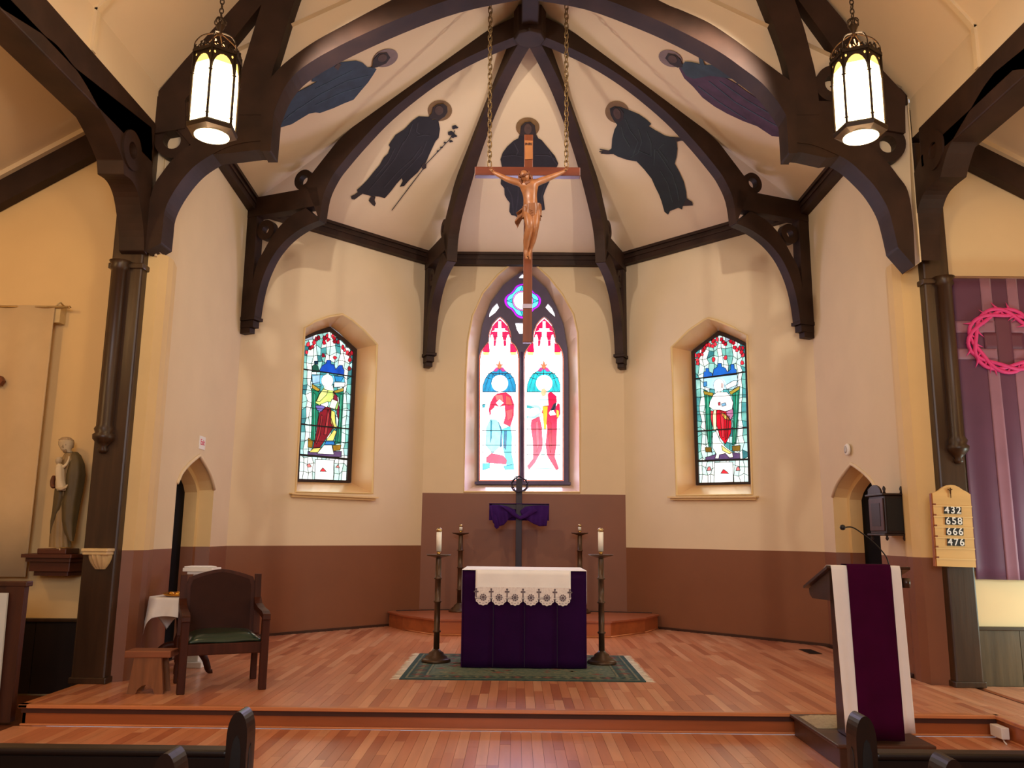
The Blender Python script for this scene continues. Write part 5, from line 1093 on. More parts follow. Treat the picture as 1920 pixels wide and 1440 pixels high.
# dado panels on the end walls
for sx in (-1, 1):
    x0_, x1_ = (-7.5, -4.37) if sx < 0 else (4.53, 7.5); dk = mat('dark_dado_left', (26, 14, 10), .45, .3, 3, grain=2) if sx < 0 else mat('grained_dado_right', (84, 68, 46), .4, .3, 4, grain=2, bump=.1)
    root = struct('trim_%d' % (16 if sx < 0 else 17)); root.location = ((x0_+x1_)/2, EW, 0)
    xx_ = min(abs(x0_), abs(x1_)); zt_ = .56 if sx < 0 else .575
    z0_ = FLOW if sx < 0 else 0.0; x = x0_; i = 0
    while x < x1_-.01:
        xe = min(x+.42, x1_); m = MB(dk); m.bb(x+.003, xe-.003, EW-.03, EW, z0_, zt_-.03); m.build('dado_panel', root); x = xe
    m = MB(BEAM2 if sx < 0 else mat('dado_cap', (66, 54, 40), .35, .2, 4)); m.bb(x0_, x1_, EW-.055, EW, zt_-.035, zt_); bev(m.build('dado_cap', root), .006)
# tall panelled wooden partition at the far left with a white board
pn = thing('wooden_partition', 'dark reddish wooden partition cut by the left edge of the view', 'partition', (-4.8, 7.5, FLOW))
xr = (U(45, 1093, 1, 7.5).x+U(27, 1330, 1, 7.5).x)/2; zt_ = U(20, 1093, 1, 7.5).z; PW = mat('reddish_panel_wood', (72, 34, 16), .5, .25, 3, grain=2)
m = MB(PW); m.bb(-6.5, xr, 7.5, 7.56, FLOW+.001, zt_); bev(m.build('panel', pn), .006); m = MB(PW); m.bb(-6.5, xr+.02, 7.48, 7.58, zt_-.03, zt_+.015); bev(m.build('cap_rail', pn), .008)
m = MB(PW); m.bb(xr-.16, xr, 7.485, 7.5, FLOW, zt_-.03); m.build('end_stile', pn)
wb = thing('white_board', 'white board leaning at the far left edge beside the wooden partition', 'board', (-4.9, 7.44, FLOW))
a, b = U(14, 1112, 1, 7.44), U(0, 1320, 1, 7.44); m = MB(mat('board_white', (216, 222, 220), .5, .02)); m.prism([Vector((a.x-1.0, 7.44, FLOW+.01)), Vector((b.x-.02, 7.44, FLOW+.01)), Vector((a.x, 7.44, a.z)), Vector((a.x-1.0, 7.44, a.z))], (0, .02, 0)); bev(m.build('board_face', wb), .004)
# shelf bracket
sh = thing('statue_shelf', 'dark stepped wooden wall shelf under the standing figure of a man', 'shelf', (-4.78, 8.8, 1.0))
SW = mat('mahogany_shelf', (84, 40, 22), .45, .2, 4, grain=0)
cxs = (U(35, 1042, 1, 8.55).x+U(160, 1042, 1, 8.55).x)/2; ztp = 1.205
for nm, hw_, dp, z0_, z1_ in (('top_board', .335, .36, ztp-.035, ztp), ('upper_moulding', .30, .32, ztp-.075, ztp-.035), ('shelf_body', .27, .28, ztp-.17, ztp-.075), ('lower_moulding', .23, .24, ztp-.215, ztp-.17)):
    m = MB(SW); m.prism([Vector((cxs-hw_, EW, z0_)), Vector((cxs-hw_*.75, EW-dp, z0_)), Vector((cxs+hw_*.75, EW-dp, z0_)), Vector((cxs+hw_, EW, z0_))], (0, 0, z1_-z0_)); bev(m.build(nm, sh), .008)
m = MB(SW); bx0, bx1 = U(82, 1040, 1, 8.6).x, U(136, 1040, 1, 8.6).x; sy = 8.6
m.bb(bx0, bx1, sy-.13, sy+.13, ztp, ztp+.055); bev(m.build('statue_base_block', sh), .008)
# statue of a man holding a child
stt = thing('statue', 'statue of a man in olive robe holding a white-clad child, on shelf', 'statue', (-4.75, sy, ztp+.056))
OL = mat('olive_mantle', (92, 76, 44), .6, .12, 6, bump=.1); TU = mat('tan_tunic', (150, 124, 84), .6, .1, 6); SK = mat('pale_plaster_skin', (196, 176, 142), .6, .06, 8); WC = mat('white_child_gown', (218, 200, 166), .6, .05, 8)
def spx(x, y, dy=0): return U(60+x/4.8, 800+y/4.8, 1, sy+dy)
def loft(mt, rows, name, parent, folds=9, amp=.02, n=48):
    """rows: (xleft, xright, ypx, depth, dy)"""
    m = MB(mt); k = len(rows)-1
    def f(u, v):
        i = min(int(v*k), k-1); t = v*k-i; a_, b_ = rows[i], rows[i+1]; r_ = [a_[j]*(1-t)+b_[j]*t for j in range(5)]
        L, R__ = spx(r_[0], r_[2], r_[4]), spx(r_[1], r_[2], r_[4]); c = (L+R__)/2; h = (R__-L).length/2; an = 2*math.pi*u
        w_ = 1+amp*math.sin(an*folds+v*2)
        return c+Vector((h*w_*math.cos(an), r_[3]*w_*math.sin(an), 0))
    m.grid(f, n, k*4); return m.build(name, parent)
loft(TU, [(165, 345, 1085, .09, 0), (170, 340, 1000, .085, 0), (185, 345, 850, .08, 0), (205, 350, 650, .08, 0), (230, 400, 450, .085, 0), (270, 420, 300, .075, 0), (300, 385, 240, .04, 0)], 'tunic', stt, 11, .06)
loft(OL, [(335, 372, 1030, .02, -.07), (300, 385, 960, .05, -.045), (275, 400, 850, .075, -.02), (270, 425, 700, .09, -.01), (290, 455, 560, .095, 0), (300, 478, 430, .095, 0), (320, 468, 330, .08, .005), (345, 440, 260, .055, .01), (365, 410, 228, .03, .01)], 'mantle', stt, 7, .04)
loft(OL, [(165, 180, 960, .02, -.05), (170, 215, 850, .03, -.05), (190, 262, 740, .04, -.06), (200, 300, 640, .05, -.05), (215, 320, 560, .06, -.03), (250, 330, 470, .06, -.01)], 'mantle_front', stt, 5, .05, 32)
loft(SK, [(318, 362, 262, .025, 0), (305, 362, 215, .03, 0), (285, 352, 235, .02, -.02), (262, 352, 205, .045, -.01), (240, 368, 165, .055, 0), (238, 370, 135, .055, 0), (262, 352, 110, .04, 0), (295, 320, 102, .01, 0)], 'head', stt, 3, .0, 32)
loft(mat('statue_hair', (176, 150, 116), .7, .1, 20), [(290, 372, 190, .035, .03), (262, 375, 150, .055, .015), (245, 370, 120, .06, .01), (275, 345, 98, .04, .01), (300, 322, 92, .01, .01)], 'hair', stt, 14, .04, 40)
m = MB(SK); m.tube([spx(280, 160, -.05), spx(272, 182, -.066), spx(282, 184, -.055)], [.006, .009, .006], 6); m.build('nose', stt)
m = MB(mat('statue_hair', (176, 150, 116), .7, .1, 20))
for k in range(4): m.tube([spx(280+k*9, 196, -.045), spx(284+k*8, 214, -.055), spx(290+k*6, 232, -.045)], [.008, .011, .004], 6)
m.build('beard', stt)
for xx_ in (268, 300):
    m = MB(mat('eye_shadow_paint', (96, 78, 58), .7)); m.tube([spx(xx_-7, 164, -.048), spx(xx_+7, 164, -.05)], .004, 5); m.build('eye', stt)
loft(WC, [(228, 300, 575, .03, -.12), (215, 305, 540, .045, -.11), (220, 292, 480, .05, -.11), (212, 290, 400, .05, -.11), (222, 285, 350, .04, -.11), (235, 262, 332, .02, -.11)], 'child_gown', stt, 6, .04, 32)
loft(SK, [(222, 250, 338, .02, -.11), (214, 268, 315, .035, -.11), (214, 272, 292, .035, -.11), (230, 262, 274, .02, -.11)], 'child_head', stt, 3, 0, 24)
skin('child_arm', [(spx(275, 370, -.12), .018), (spx(310, 340, -.11), .014), (spx(330, 300, -.08), .011), (spx(335, 265, -.06), .008)], [(0, 1), (1, 2), (2, 3)], WC, stt)
skin('hand', [(spx(215, 545, -.13), .016), (spx(260, 565, -.15), .018), (spx(300, 545, -.15), .015), (spx(322, 520, -.14), .008), (spx(312, 548, -.16), .008)], [(0, 1), (1, 2), (2, 3), (2, 4)], SK, stt)
skin('sleeve', [(spx(200, 440, -.05), .02), (spx(185, 490, -.08), .026), (spx(185, 540, -.1), .024), (spx(205, 545, -.12), .018)], [(0, 1), (1, 2), (2, 3)], mat('brown_sleeve', (96, 52, 30), .6, .1, 6), stt)
skin('foot', [(spx(225, 1098, -.06), .018), (spx(240, 1106, -.11), .016), (spx(262, 1108, -.125), .012)], [(0, 1), (1, 2)], SK, stt)
# carved corbel on the pillar
cb_ = thing('carved_corbel', 'small cream and gold carved corbel shelf on the left pillar', 'corbel', (-4.2, 8.3, 1.1)); CG = mat('cream_gold_plaster', (222, 194, 140), .45, .12, 10)
a, b = U(158, 1028, 1, 8.24), U(207, 1028, 1, 8.24); zt_ = a.z; c_ = (a.x+b.x)/2; h = (b.x-a.x)/2
for nm, k0, k1, z0_, z1_ in (('top_slab', 1, 1, -.03, 0), ('cove_moulding', .93, .9, -.06, -.03)):
    m = MB(CG); m.bb(c_-h*k0, c_+h*k0, 8.34-.16*k0, 8.338, zt_+z0_, zt_+z1_); bev(m.build(nm, cb_), .006)
m = MB(CG); m.grid(lambda u, v: (c_+h*.85*math.cos(math.pi*u)*(1-.55*v**2), 8.337-.135*math.sin(math.pi*u)*(1-.8*v**1.5)*(1+.08*math.cos(u*math.pi*14)), zt_-.06-.14*v), 44, 12); m.build('carved_bowl', cb_)
# ------------------------------------------------------------------ presider's chair, side table, pedestal, stool
th = .43; ch = thing('armchair', 'large dark wooden armchair with green leather seat', 'chair', (-2.93, 8.31, 0), th)
W2, D2 = .355, .31; SZ = .44
def lpart(name, mt, *boxes, b=.008, par=None):
    m = MB(mt)
    for x in boxes: m.bb(*x)
    return bev(m.build(name, par or ch, local=True), b)
for sx in (-1, 1):
    lpart('leg', WALNUT, (sx*W2-.035, sx*W2+.035, -D2-.035, -D2+.035, 0, SZ+.20)); lpart('leg', WALNUT, (sx*W2-.03, sx*W2+.03, D2-.03, D2+.03, 0, SZ))
    m = MB(WALNUT); m.prism([Vector((sx*W2-.03, y, z)) for y, z in ((D2-.035, SZ), (D2+.03, SZ), (D2+.10, .98), (D2+.10, 1.02), (D2+.04, 1.02))], (.06, 0, 0)); bev(m.build('back_post', ch, local=True), .008)
    m = MB(WALNUT); pts = [(-D2-.06, .645), (-D2-.05, .70), (-D2+.05, .725), (0, .735), (D2-.1, .76), (D2+.03, .82), (D2+.05, .76), (D2-.02, .70), (0, .69), (-D2, .66)]
    m.prism([Vector((sx*W2-.035, y, z-.02)) for y, z in pts], (.07, 0, 0)); bev(m.build('armrest', ch, local=True), .012)
lpart('seat_rail', WALNUT, (-W2, W2, -D2-.02, -D2+.015, SZ-.11, SZ-.01), (-W2, W2, D2-.02, D2+.02, SZ-.11, SZ-.01), (-W2-.015, -W2+.015, -D2, D2, SZ-.11, SZ-.01), (W2-.015, W2+.015, -D2, D2, SZ-.11, SZ-.01))
GLT_ = mat('green_leather', (38, 58, 44), .28, .2, 5, bump=.1, coat=.3)
m = MB(GLT_); m.grid(lambda u, v: ((u-.5)*2*(W2-.035), (v-.5)*2*(D2-.0), SZ+.012+.065*(1-abs(2*u-1)**6)*(1-abs(2*v-1)**6)+.004*math.sin(9*u+5*v)), 24, 20, thick=(0, 0, -.02)); m.build('seat_cushion', ch, local=True)
bp = [(-W2+.03, SZ+.02)]+[(-W2+.03, .93)]+[(x, .985+.085*(1-(abs(x)/(W2-.03))**1.5)) for x in [(-1+2*i/14)*(W2-.05) for i in range(15)]]+[(W2-.03, .93), (W2-.03, SZ+.02)]
m = MB(WALNUT); sl_ = .13
m.prism([Vector((x, D2-.02+sl_*(z-SZ), z)) for x, z in bp], (0, .045, 0)); bev(m.build('backrest', ch, local=True), .01)
m = MB(mat('dark_panel_back', (52, 24, 14), .6, .15, 6, spec=.15)); m.prism([Vector((x*.88, D2-.032+sl_*(z-SZ), z*.94+.035)) for x, z in bp], (0, .02, 0)); bev(m.build('back_panel', ch, local=True), .01)
tb = thing('side_table', 'small dark side table with curved legs behind the armchair', 'table', (-3.57, 8.93, 0)); TZ = .775
m = MB(WALNUT); m.lathe([(0, TZ-.03), (.28, TZ-.03), (.29, TZ-.015), (.28, TZ), (0, TZ)], (0, 0, 0), 32); m.build('table_top', tb, local=True)
m = MB(WALNUT); m.lathe([(0, .25), (.05, .25), (.065, .32), (.035, .42), (.05, .55), (.035, .68), (.10, TZ-.03), (0, TZ-.03)], (0, 0, 0), 20); m.build('pedestal', tb, local=True)
for k in range(4):
    a = k*math.pi/2+.35; d = Vector((math.cos(a), math.sin(a), 0)); m = MB(WALNUT); m.tube(catmull([d*.03+Vector((0, 0, .3)), d*.14+Vector((0, 0, .28)), d*.25+Vector((0, 0, .16)), d*.30+Vector((0, 0, .03)), d*.34+Vector((0, 0, .02))], 4), [.035]*12+[.028, .024, .022, .02, .02], 8); m.build('leg', tb, local=True)
tcl = thing('table_cloth', 'white cloth with pointed corners over the small side table', 'tablecloth', (-3.57, 8.93, TZ), -.08)
m = MB(LINEN); S = .47
def cloth(u, v):
    x, y = (u-.5)*2*S*1.1, (v-.5)*2*S; r_ = max(abs(x), abs(y), math.hypot(x, y)*.9); e = .292
    if r_ <= e: return (x, y, .004)
    k = e/r_; over = math.hypot(x, y)*(1-k); a = math.atan2(y, x); fl = .12*over+.012*math.sin(a*8)*min(1, over*6)
    return (x*k+math.cos(a)*fl, y*k+math.sin(a)*fl, .004-over*.98)
m.grid(cloth, 48, 48, thick=(0, 0, .004)); m.build('cloth', tcl, local=True)
gp = thing('gold_paten', 'shiny gold dish on the white cloth of the side table', 'dish', (-3.58, 8.82, TZ+.010))
m = MB(GOLD); m.lathe([(0, 0), (.09, 0), (.13, .012), (.165, .035), (.16, .037), (.12, .018), (.08, .01), (0, .01)], (0, 0, 0), 32); m.build('dish', gp, local=True)
for k in range(4):
    m = MB(GOLD); m.lathe([(0, .012), (.028, .012), (.032, .03), (.02, .045), (0, .048)], (.07*math.cos(k*1.57+.3), .07*math.sin(k*1.57+.3), 0), 14); m.build('cup', gp, local=True)
pdst = thing('white_pedestal', 'tall white pedestal stand beside the left doorway behind the armchair', 'pedestal', (-3.60, 9.46, 0))
z1 = 1.05; m = MB(WHITE); m.bb(-.06, .06, -.06, .06, .06, z1-.07); bev(m.build('column', pdst, local=True), .006)
m = MB(WHITE); m.bb(-.12, .12, -.12, .12, 0, .06); bev(m.build('base', pdst, local=True), .008)
m = MB(WHITE); m.bb(-.15, .17, -.14, .16, z1-.04, z1); m.bb(-.11, .11, -.11, .11, z1-.07, z1-.04); bev(m.build('top_slab', pdst, local=True), .006)
m = MB(LINEN); m.prism([Vector((-.13, -.145, z1+.003)), Vector((.19, -.05, z1+.003)), Vector((.05, .17, z1+.003)), Vector((-.15, .12, z1+.003))], (0, 0, .012)); m.build('folded_cloth', pdst, local=True)
so = thing('trestle_stool', 'small rough wooden trestle stool left of the armchair', 'stool', (-3.44, 7.96, 0), .06)
OAK = mat('worn_oak', (140, 84, 52), .55, .25, 5, bump=.1, grain=0); OAKV = mat('worn_oak_vertical', (132, 84, 50), .55, .25, 5, bump=.1, grain=2)
lpart('seat', OAK, (-.205, .205, -.11, .11, .315, .375), par=so)
for yy in (-.08, .08):
    m = MB(OAKV); P = [(-.16, 0), (-.12, .315), (.12, .315), (.16, 0), (.085, 0), (.07, .04), (.03, .075), (0, .08), (-.03, .075), (-.07, .04), (-.085, 0)]
    m.prism([Vector((x, yy-.018, z)) for x, z in P], (0, .036, 0)); bev(m.build('trestle_leg', so, local=True), .006)
lpart('stretcher', OAKV, (-.02, .02, -.08, .08, .12, .18), par=so)
# ------------------------------------------------------------------ small fittings
ex = thing('exit_sign', 'small white placard above the left doorway', 'sign', (-4.05, 10.4, 2.5))
d = (A-L3).normalized(); n_ = Vector((d.y, -d.x, 0)); n_ = n_ if n_.x > 0 else -n_
c_ = UP(378.5, 830.5, L3, n_); m = MB(WHITE); Y = d
m.prism([c_-Y*.115+Vector((0, 0, -.08)), c_+Y*.115+Vector((0, 0, -.08)), c_+Y*.115+Vector((0, 0, .08)), c_-Y*.115+Vector((0, 0, .08))], n_*.008); m.build('placard', ex)
Mx = Matrix((Y, Vector((0, 0, 1)), n_)).transposed().to_4x4(); Mx.translation = c_+n_*.0095+Vector((0, 0, .005))
text('Exit', .10, mat('pink_red_print', (214, 70, 104), .6), 'lettering', ex, Mx, .0008)
ds = thing('smoke_detector', 'round white disc on the wall above the right doorway', 'detector', U(1592, 843, 0, 4.09))
c_ = UP(1592, 843, R3, Vector((1, 0, 0))); m = MB(WHITE); tmp = MB(WHITE); tmp.lathe([(0, 0), (.075, 0), (.075, .018), (.062, .03), (.04, .032), (0, .034)], (0, 0, 0), 28); tmp.v = [c_+Vector((-p.z-.012, p.x, p.y)) for p in tmp.v]; tmp.build('disc_body', ds)
tmp = MB(mat('disc_grey', (190, 184, 176), .5)); tmp.lathe([(.03, .03), (.045, .036), (.03, .040), (0, .040)], (0, 0, 0), 20); tmp.v = [c_+Vector((-p.z-.012, p.x, p.y)) for p in tmp.v]; tmp.build('disc_centre', ds)
# wall cupboard (dark wood with open leaves, finials)
DWK = mat('ebonised_wood', (36, 20, 18), .4, .2, 6, grain=2); ta = thing('wall_cupboard', 'small dark carved wooden cupboard with finials, on the right side wall', 'cupboard', (3.95, 9.5, 1.45))
tx0, tx1, ty0, ty1, tz0, tz1 = 3.86, 4.075, 9.18, 9.58, 1.49, 1.90
m = MB(DWK); m.bb(tx0, tx1, ty0, ty1, tz0, tz1); bev(m.build('cupboard_body', ta), .008)
for za in (tz1, tz0-.022):
    m = MB(DWK); m.bb(tx0-.03, tx1, ty0-.03, ty1+.03, za, za+.022); bev(m.build('cornice_board', ta), .006)
ym_ = (ty0+ty1)/2
m = MB(DWK); m.prism([Vector((tx0-.02, ym_+.17*math.cos(t), tz1+.02+.10*math.sin(t))) for t in [math.pi*i/10 for i in range(11)]], (.02, 0, 0)); m.build('pediment', ta)
m = MB(mat('cupboard_panel_wood', (70, 42, 38), .4, .2, 6, grain=2)); m.bb(tx0-.014, tx0, ty0+.02, ty1-.02, tz0+.03, tz1-.03); bev(m.build('door', ta), .004)
m = MB(DWK); m.bb(tx0-.018, tx0-.012, ty0+.09, ty1-.09, tz0+.08, tz1-.08); m.build('door_recess', ta)
m = MB(BLACK); m.bb(tx0+.02, tx1-.02, ty0-.006, ty0, tz0+.03, tz1-.03); m.build('side_recess', ta)
for y, x in ((ty0, tx0+.01), (ty1-.02, tx0+.01), (ty0, tx1-.02)):
    m = MB(DWK); m.lathe([(0, tz1+.02), (.018, tz1+.02), (.012, tz1+.045), (.02, tz1+.07), (.012, tz1+.09), (0, tz1+.105)], (x, y+.01, 0), 10); m.build('finial', ta)
    m = MB(DWK); m.lathe([(0, tz0-.075), (.010, tz0-.07), (.018, tz0-.05), (.010, tz0-.03), (.016, tz0-.02), (0, tz0-.02)], (x, y+.01, 0), 10); m.build('pendant', ta)
for z in (1.62, 1.76):
    m = MB(mat('steel_hinge', (150, 146, 140), .3, metal=.9)); m.bb(tx0-.004, tx0, ty0+.03, ty0+.28, z-.004, z+.004); m.bb(tx0-.004, tx0, ty1-.1, ty1-.02, z-.004, z+.004); m.build('strap_hinge', ta)
# hymn board
hb = thing('hymn_board', 'pale wooden hymn board with white numbers on black tiles', 'hymn board', (4.28, 8.52, 1.17)); yh = 8.56
t8 = lambda p: T(p, 1730, 890, 7.575)
out = t8([(137, 262), (200, 240), (245, 212), (290, 175), (340, 152), (400, 145), (460, 152), (520, 180), (570, 215), (630, 245), (680, 280), (715, 760), (760, 1318), (205, 1300), (180, 850)])
L_ = lambda p, y=yh: [U(u, v, 1, y) for u, v in p]
m = MB(PINE); m.prism(L_(out), (0, .03, 0)); bev(m.build('board', hb), .004)
m = MB(mat('pine_edge_brown', (164, 96, 44), .5, .15, 4)); m.prism(L_(t8([(120, 268), (137, 262), (205, 1300), (180, 1300)]), yh+.005), (0, .04, 0)); m.build('board_side', hb)
PINE2 = mat('pale_pine_rail', (226, 190, 128), .45, .08, 2, grain=0)
for y in (440, 590, 742, 893, 1043, 1193):
    xl = 140+(y-262)*.063; m = MB(PINE2); m.prism(L_(t8([(xl, y-8), (700+(y-440)*.075, y+8), (700+(y-440)*.075, y+24), (xl, y+8)]), yh-.012), (0, .013, 0)); m.build('number_rail', hb)
    m = MB(mat('peg_brown', (132, 66, 28), .5)); m.prism(L_(t8([(xl-2, y-32), (xl+36, y-32), (xl+36, y-2), (xl-2, y-4)]), yh-.008), (0, .009, 0)); m.build('rail_peg', hb)
TILE = mat('black_tile', (18, 18, 22), .5); NUM = mat('number_white', (240, 240, 238), .6)
roll_m = Matrix.Rotation(0, 4, 'Y')
for (word, x0_, y0_) in (('432', 305, 505), ('658', 322, 660), ('666', 335, 810), ('476', 352, 960)):
    for k, chh in enumerate(word):
        cx_, cy_ = x0_+40+k*82+ (0 if k == 0 else 3), y0_+k*2; q = t8([(cx_-39, cy_-55), (cx_+39, cy_-55), (cx_+39, cy_+50), (cx_-39, cy_+50)])
        m = MB(TILE); m.prism(L_(q, yh-.009), (0, .008, 0)); o = m.build('number_tile', hb)
        c_ = U(*t8([(cx_, cy_)])[0], 1, yh-.0105)
        text(chh, .098, NUM, 'numeral', o, Matrix.Translation(c_) @ Matrix.Rotation(math.pi/2, 4, 'X') @ Matrix.Scale(1, 4), .0008)
m = MB(mat('small_crucifix_bronze', (90, 56, 24), .5, .1, metal=.5)); a, b = U(*t8([(392, 185)])[0], 1, yh-.01), U(*t8([(402, 330)])[0], 1, yh-.01)
m.tube([a, b], [.006, .004], 6); m.tube([U(*t8([(355, 208)])[0], 1, yh-.012), U(*t8([(392, 222)])[0], 1, yh-.014), U(*t8([(418, 205)])[0], 1, yh-.012)], .005, 6); m.tube([U(*t8([(392, 222)])[0], 1, yh-.016), U(*t8([(398, 270)])[0], 1, yh-.016)], [.009, .006], 6); m.build('small_cross', hb)
# purple banner
pb = thing('purple_banner', 'purple banner with a magenta crown of thorns on the right end wall', 'banner', (5.2, 8.6, 1.03)); yb = 8.7
BP = mat('banner_purple', (92, 46, 78), .6, .08, 3, sheen=.3); BL = mat('banner_mauve', (150, 104, 126), .6, .06, 3, sheen=.3); MG = mat('banner_magenta', (228, 66, 140), .6, .05, 4); BD = mat('banner_cross_dark', (104, 58, 78), .6, .06, 4)
zt_ = U(1850, 521, 1, yb).z; zb_ = U(1870, 1087, 1, yb).z; xl_ = (U(1776, 521, 1, yb).x+U(1826, 1087, 1, yb).x)/2; xl_ = max(xl_, 4.535); xr_ = xl_+1.5
def bw(x, z, off=0): 
    f = min(1, max(0, (zt_-z)/2)); return Vector((x, yb-off+.028*math.sin((x-xl_)*9+.6)*f+.012*math.sin((x-xl_)*23)*f*f, z))
def bgrid(x0_, x1_, z0_, z1_, mt, off, name, nx=40, nz=24):
    m = MB(mt); m.grid(lambda u, v: bw(x0_+(x1_-x0_)*u, z0_+(z1_-z0_)*v, off), nx, nz, thick=(0, .003, 0)); return m.build(name, pb)
bgrid(xl_, xr_, zb_, zt_, BP, 0, 'cloth')
tb_ = lambda p: T(p, 1740, 500, 6)
def bX(px_, py_): p = U(*tb_([(px_, py_)])[0], 1, yb); return p.x, p.z
s0, s1, s2, s3 = bX(565, 130)[0]+.01, bX(685, 130)[0]+.01, bX(850, 130)[0]+.02, bX(970, 130)[0]+.02
cz1, cz0, cz3, cz2 = bX(300, 612)[1], bX(300, 742)[1], bX(300, 920)[1], bX(300, 1040)[1]
ch0, ch1 = cz1, cz2
for a_, b_ in ((s0, s1), (s2, s3)):
    bgrid(a_, b_, zb_+.002, zt_-.002, BL, .004, 'vertical_stripe', 6, 24)
for a_, b_ in ((cz0, cz1), (cz2, cz3)):
    bgrid(xl_+.002, s1, a_, b_, BL, .006, 'horizontal_stripe', 16, 4); bgrid(s2, xr_-.002, a_, b_, BL, .006, 'horizontal_stripe', 20, 4)
    bgrid(s1, s2, a_-.01, b_+.01, BD, .008, 'cross_field', 6, 4)
bgrid(s0-.01, s3+.01, cz3, cz0, BD, .009, 'cross_arm', 16, 4); bgrid(s1, s2, cz2-.15, cz1+.08, BD, .010, 'cross_upright', 6, 8)
# crown: three intertwined stems with thorns
ccx, ccz = (s1+s2)/2, (cz0+cz3)/2; RX, RZ = ccx-bX(475, 700)[0], (bX(700, 470)[1]-bX(800, 1110)[1])/2
crn = MB(MG); R = random.Random(11)
for s_ in range(3):
    P = []
    for i in range(72):
        t = 2*math.pi*i/72; k = 1+.13*math.sin(3*t+s_*2.1); x = ccx+RX*k*math.cos(t); z = ccz+RZ*k*math.sin(t); P.append(bw(x, z, .022+.006*math.sin(3*t+s_*2.1+1.5)))
    crn.tube(P, .021, 6, closed=True)
    for i in range(0, 72, 6):
        p = P[(i+s_*2) % 72]; q = P[(i+s_*2+2) % 72]; d = (q-p).normalized(); o_ = Vector((p.x-ccx, 0, p.z-ccz)).normalized()*(1 if R.random() < .65 else -1)
        crn.tube([p-d*.012, p+o_*.035+d*.01, p+o_*.085+d*.035], [.018, .01, .001], 5)
crn.build('crown_of_thorns_motif', pb)
m = MB(mat('banner_rod', (150, 110, 80), .4)); m.tube([Vector((xl_-.06, yb, zt_+.005)), Vector((xr_, yb, zt_+.005))], .014, 8); m.lathe([(0, -.035), (.03, -.02), (.036, 0), (.03, .02), (0, .035)], (xl_-.045, yb-.01, zt_), 12); m.build('rod', pb)
# ------------------------------------------------------------------ lectern with its platform
lp = thing('lectern_platform', 'low dark wooden platform under the lectern', 'platform', (2.6, 6.8, FLOW))
LPW = mat('dark_platform_wood', (70, 40, 26), .4, .25, 3, grain=0)
m = MB(LPW); m.bb(2.19, 2.80, 6.33, 7.33, FLOW+.001, -.025); bev(m.build('platform_box', lp), .006)
m = MB(LPW); m.bb(2.16, 2.86, 6.29, 7.345, -.025, .0); bev(m.build('platform_top', lp), .008)
mtt = thing('fleece_mat', 'beige fleece mat lying on the lectern platform', 'mat', (2.42, 7.0, .001))
m = MB(mat('fleece', (188, 172, 140), .95, .12, 40, bump=.5)); m.grid(lambda u, v: ((2.20+.44*u), 6.80+.44*v, .003+.026*(1-abs(2*u-1)**5)*(1-abs(2*v-1)**5)+.003*math.sin(40*u)*math.sin(37*v)), 40, 40, thick=(0, 0, -.0025)); m.build('mat_body', mtt)
le = thing('lectern', 'dark wooden lectern with sloping desk, facing the pews', 'lectern', (2.48, 6.6, 0))
fx0, fx1 = 2.24, 2.74; fy = 6.42
LW = mat('lectern_oak', (58, 34, 22), .35, .25, 4, grain=2)
m = MB(LW); m.bb(fx0+.08, fx1-.08, fy+.04, fy+.3, .001, 1.02); bev(m.build('column', le), .008)
m = MB(LW); m.bb(fx0+.10, fx1-.06, fy+.03, fy+.34, .001, .06); bev(m.build('foot', le), .01)
ztop1, zb1_ = 1.235, 1.07; ybk = 6.9
m = MB(LW); m.prism([Vector((fx0-.02, y, z)) for y, z in ((fy+.0, ztop1-.03), (fy+.02, .98), (ybk-.08, .97), (ybk-.02, 1.0), (ybk-.01, zb1_-.03))], (fx1-fx0+.04, 0, 0)); bev(m.build('desk_box', le), .008)
m = MB(LW); m.prism([Vector((fx0-.05, y, z)) for y, z in ((fy-.03, ztop1), (fy-.03, ztop1-.022), (ybk+.03, zb1_-.032), (ybk+.03, zb1_-.01))], (fx1-fx0+.12, 0, 0)); bev(m.build('desk_top', le), .008)
m = MB(LW); m.tube([Vector((fx1+.045, fy-.0, 1.15)), Vector((fx1+.045, fy+.0, 1.08))], [.03, .03], 10); m.build('side_scroll', le)
def runner(name, label, xt0, xt1, xb0, xb1, zend, off, mt, cat_, sag=.0):
    r = thing(name, label, cat_, ((xt0+xt1)/2, fy-.05, zend)); m = MB(mt)
    prof = [(ybk-.2, zb1_+.065+off), (fy+.05, ztop1+.0+off), (fy-.035-off, ztop1+.0+off), (fy-.045-off, ztop1-.03), (fy-.06-off, .6), (fy-.075-off, zend)]
    k = len(prof)-1
    def f(u, v):
        i = min(int(v*k), k-1); t = v*k-i; y = prof[i][0]*(1-t)+prof[i+1][0]*t; z = prof[i][1]*(1-t)+prof[i+1][1]*t; h = min(1, max(0, (ztop1-z)/1.1))
        return (xt0+(xt1-xt0)*u+((xb0-xt0)*(1-u)+(xb1-xt1)*u)*h, y-sag*h*math.sin(u*math.pi*3), z)
    m.grid(f, 20, k*4, thick=(0, .003, .002)); m.build('cloth', r); return r
yl = fy-.045
def lx(u, v, y=yl): return U(u, v, 1, y).x
ze = U(1600, 1374, 1, fy-.075).z
runner('lectern_runner', 'white cloth strip hanging down the left of the lectern front', lx(1558, 1060), lx(1592, 1062), lx(1585, 1375, fy-.07), lx(1622, 1375, fy-.07), ze, .002, LINEN, 'cloth', .006)
runner('lectern_runner', 'white cloth strip hanging down the right of the lectern front', lx(1664, 1062), lx(1688, 1063), lx(1692, 1374, fy-.07), lx(1716, 1374, fy-.07), ze, .002, LINEN, 'cloth', .004)
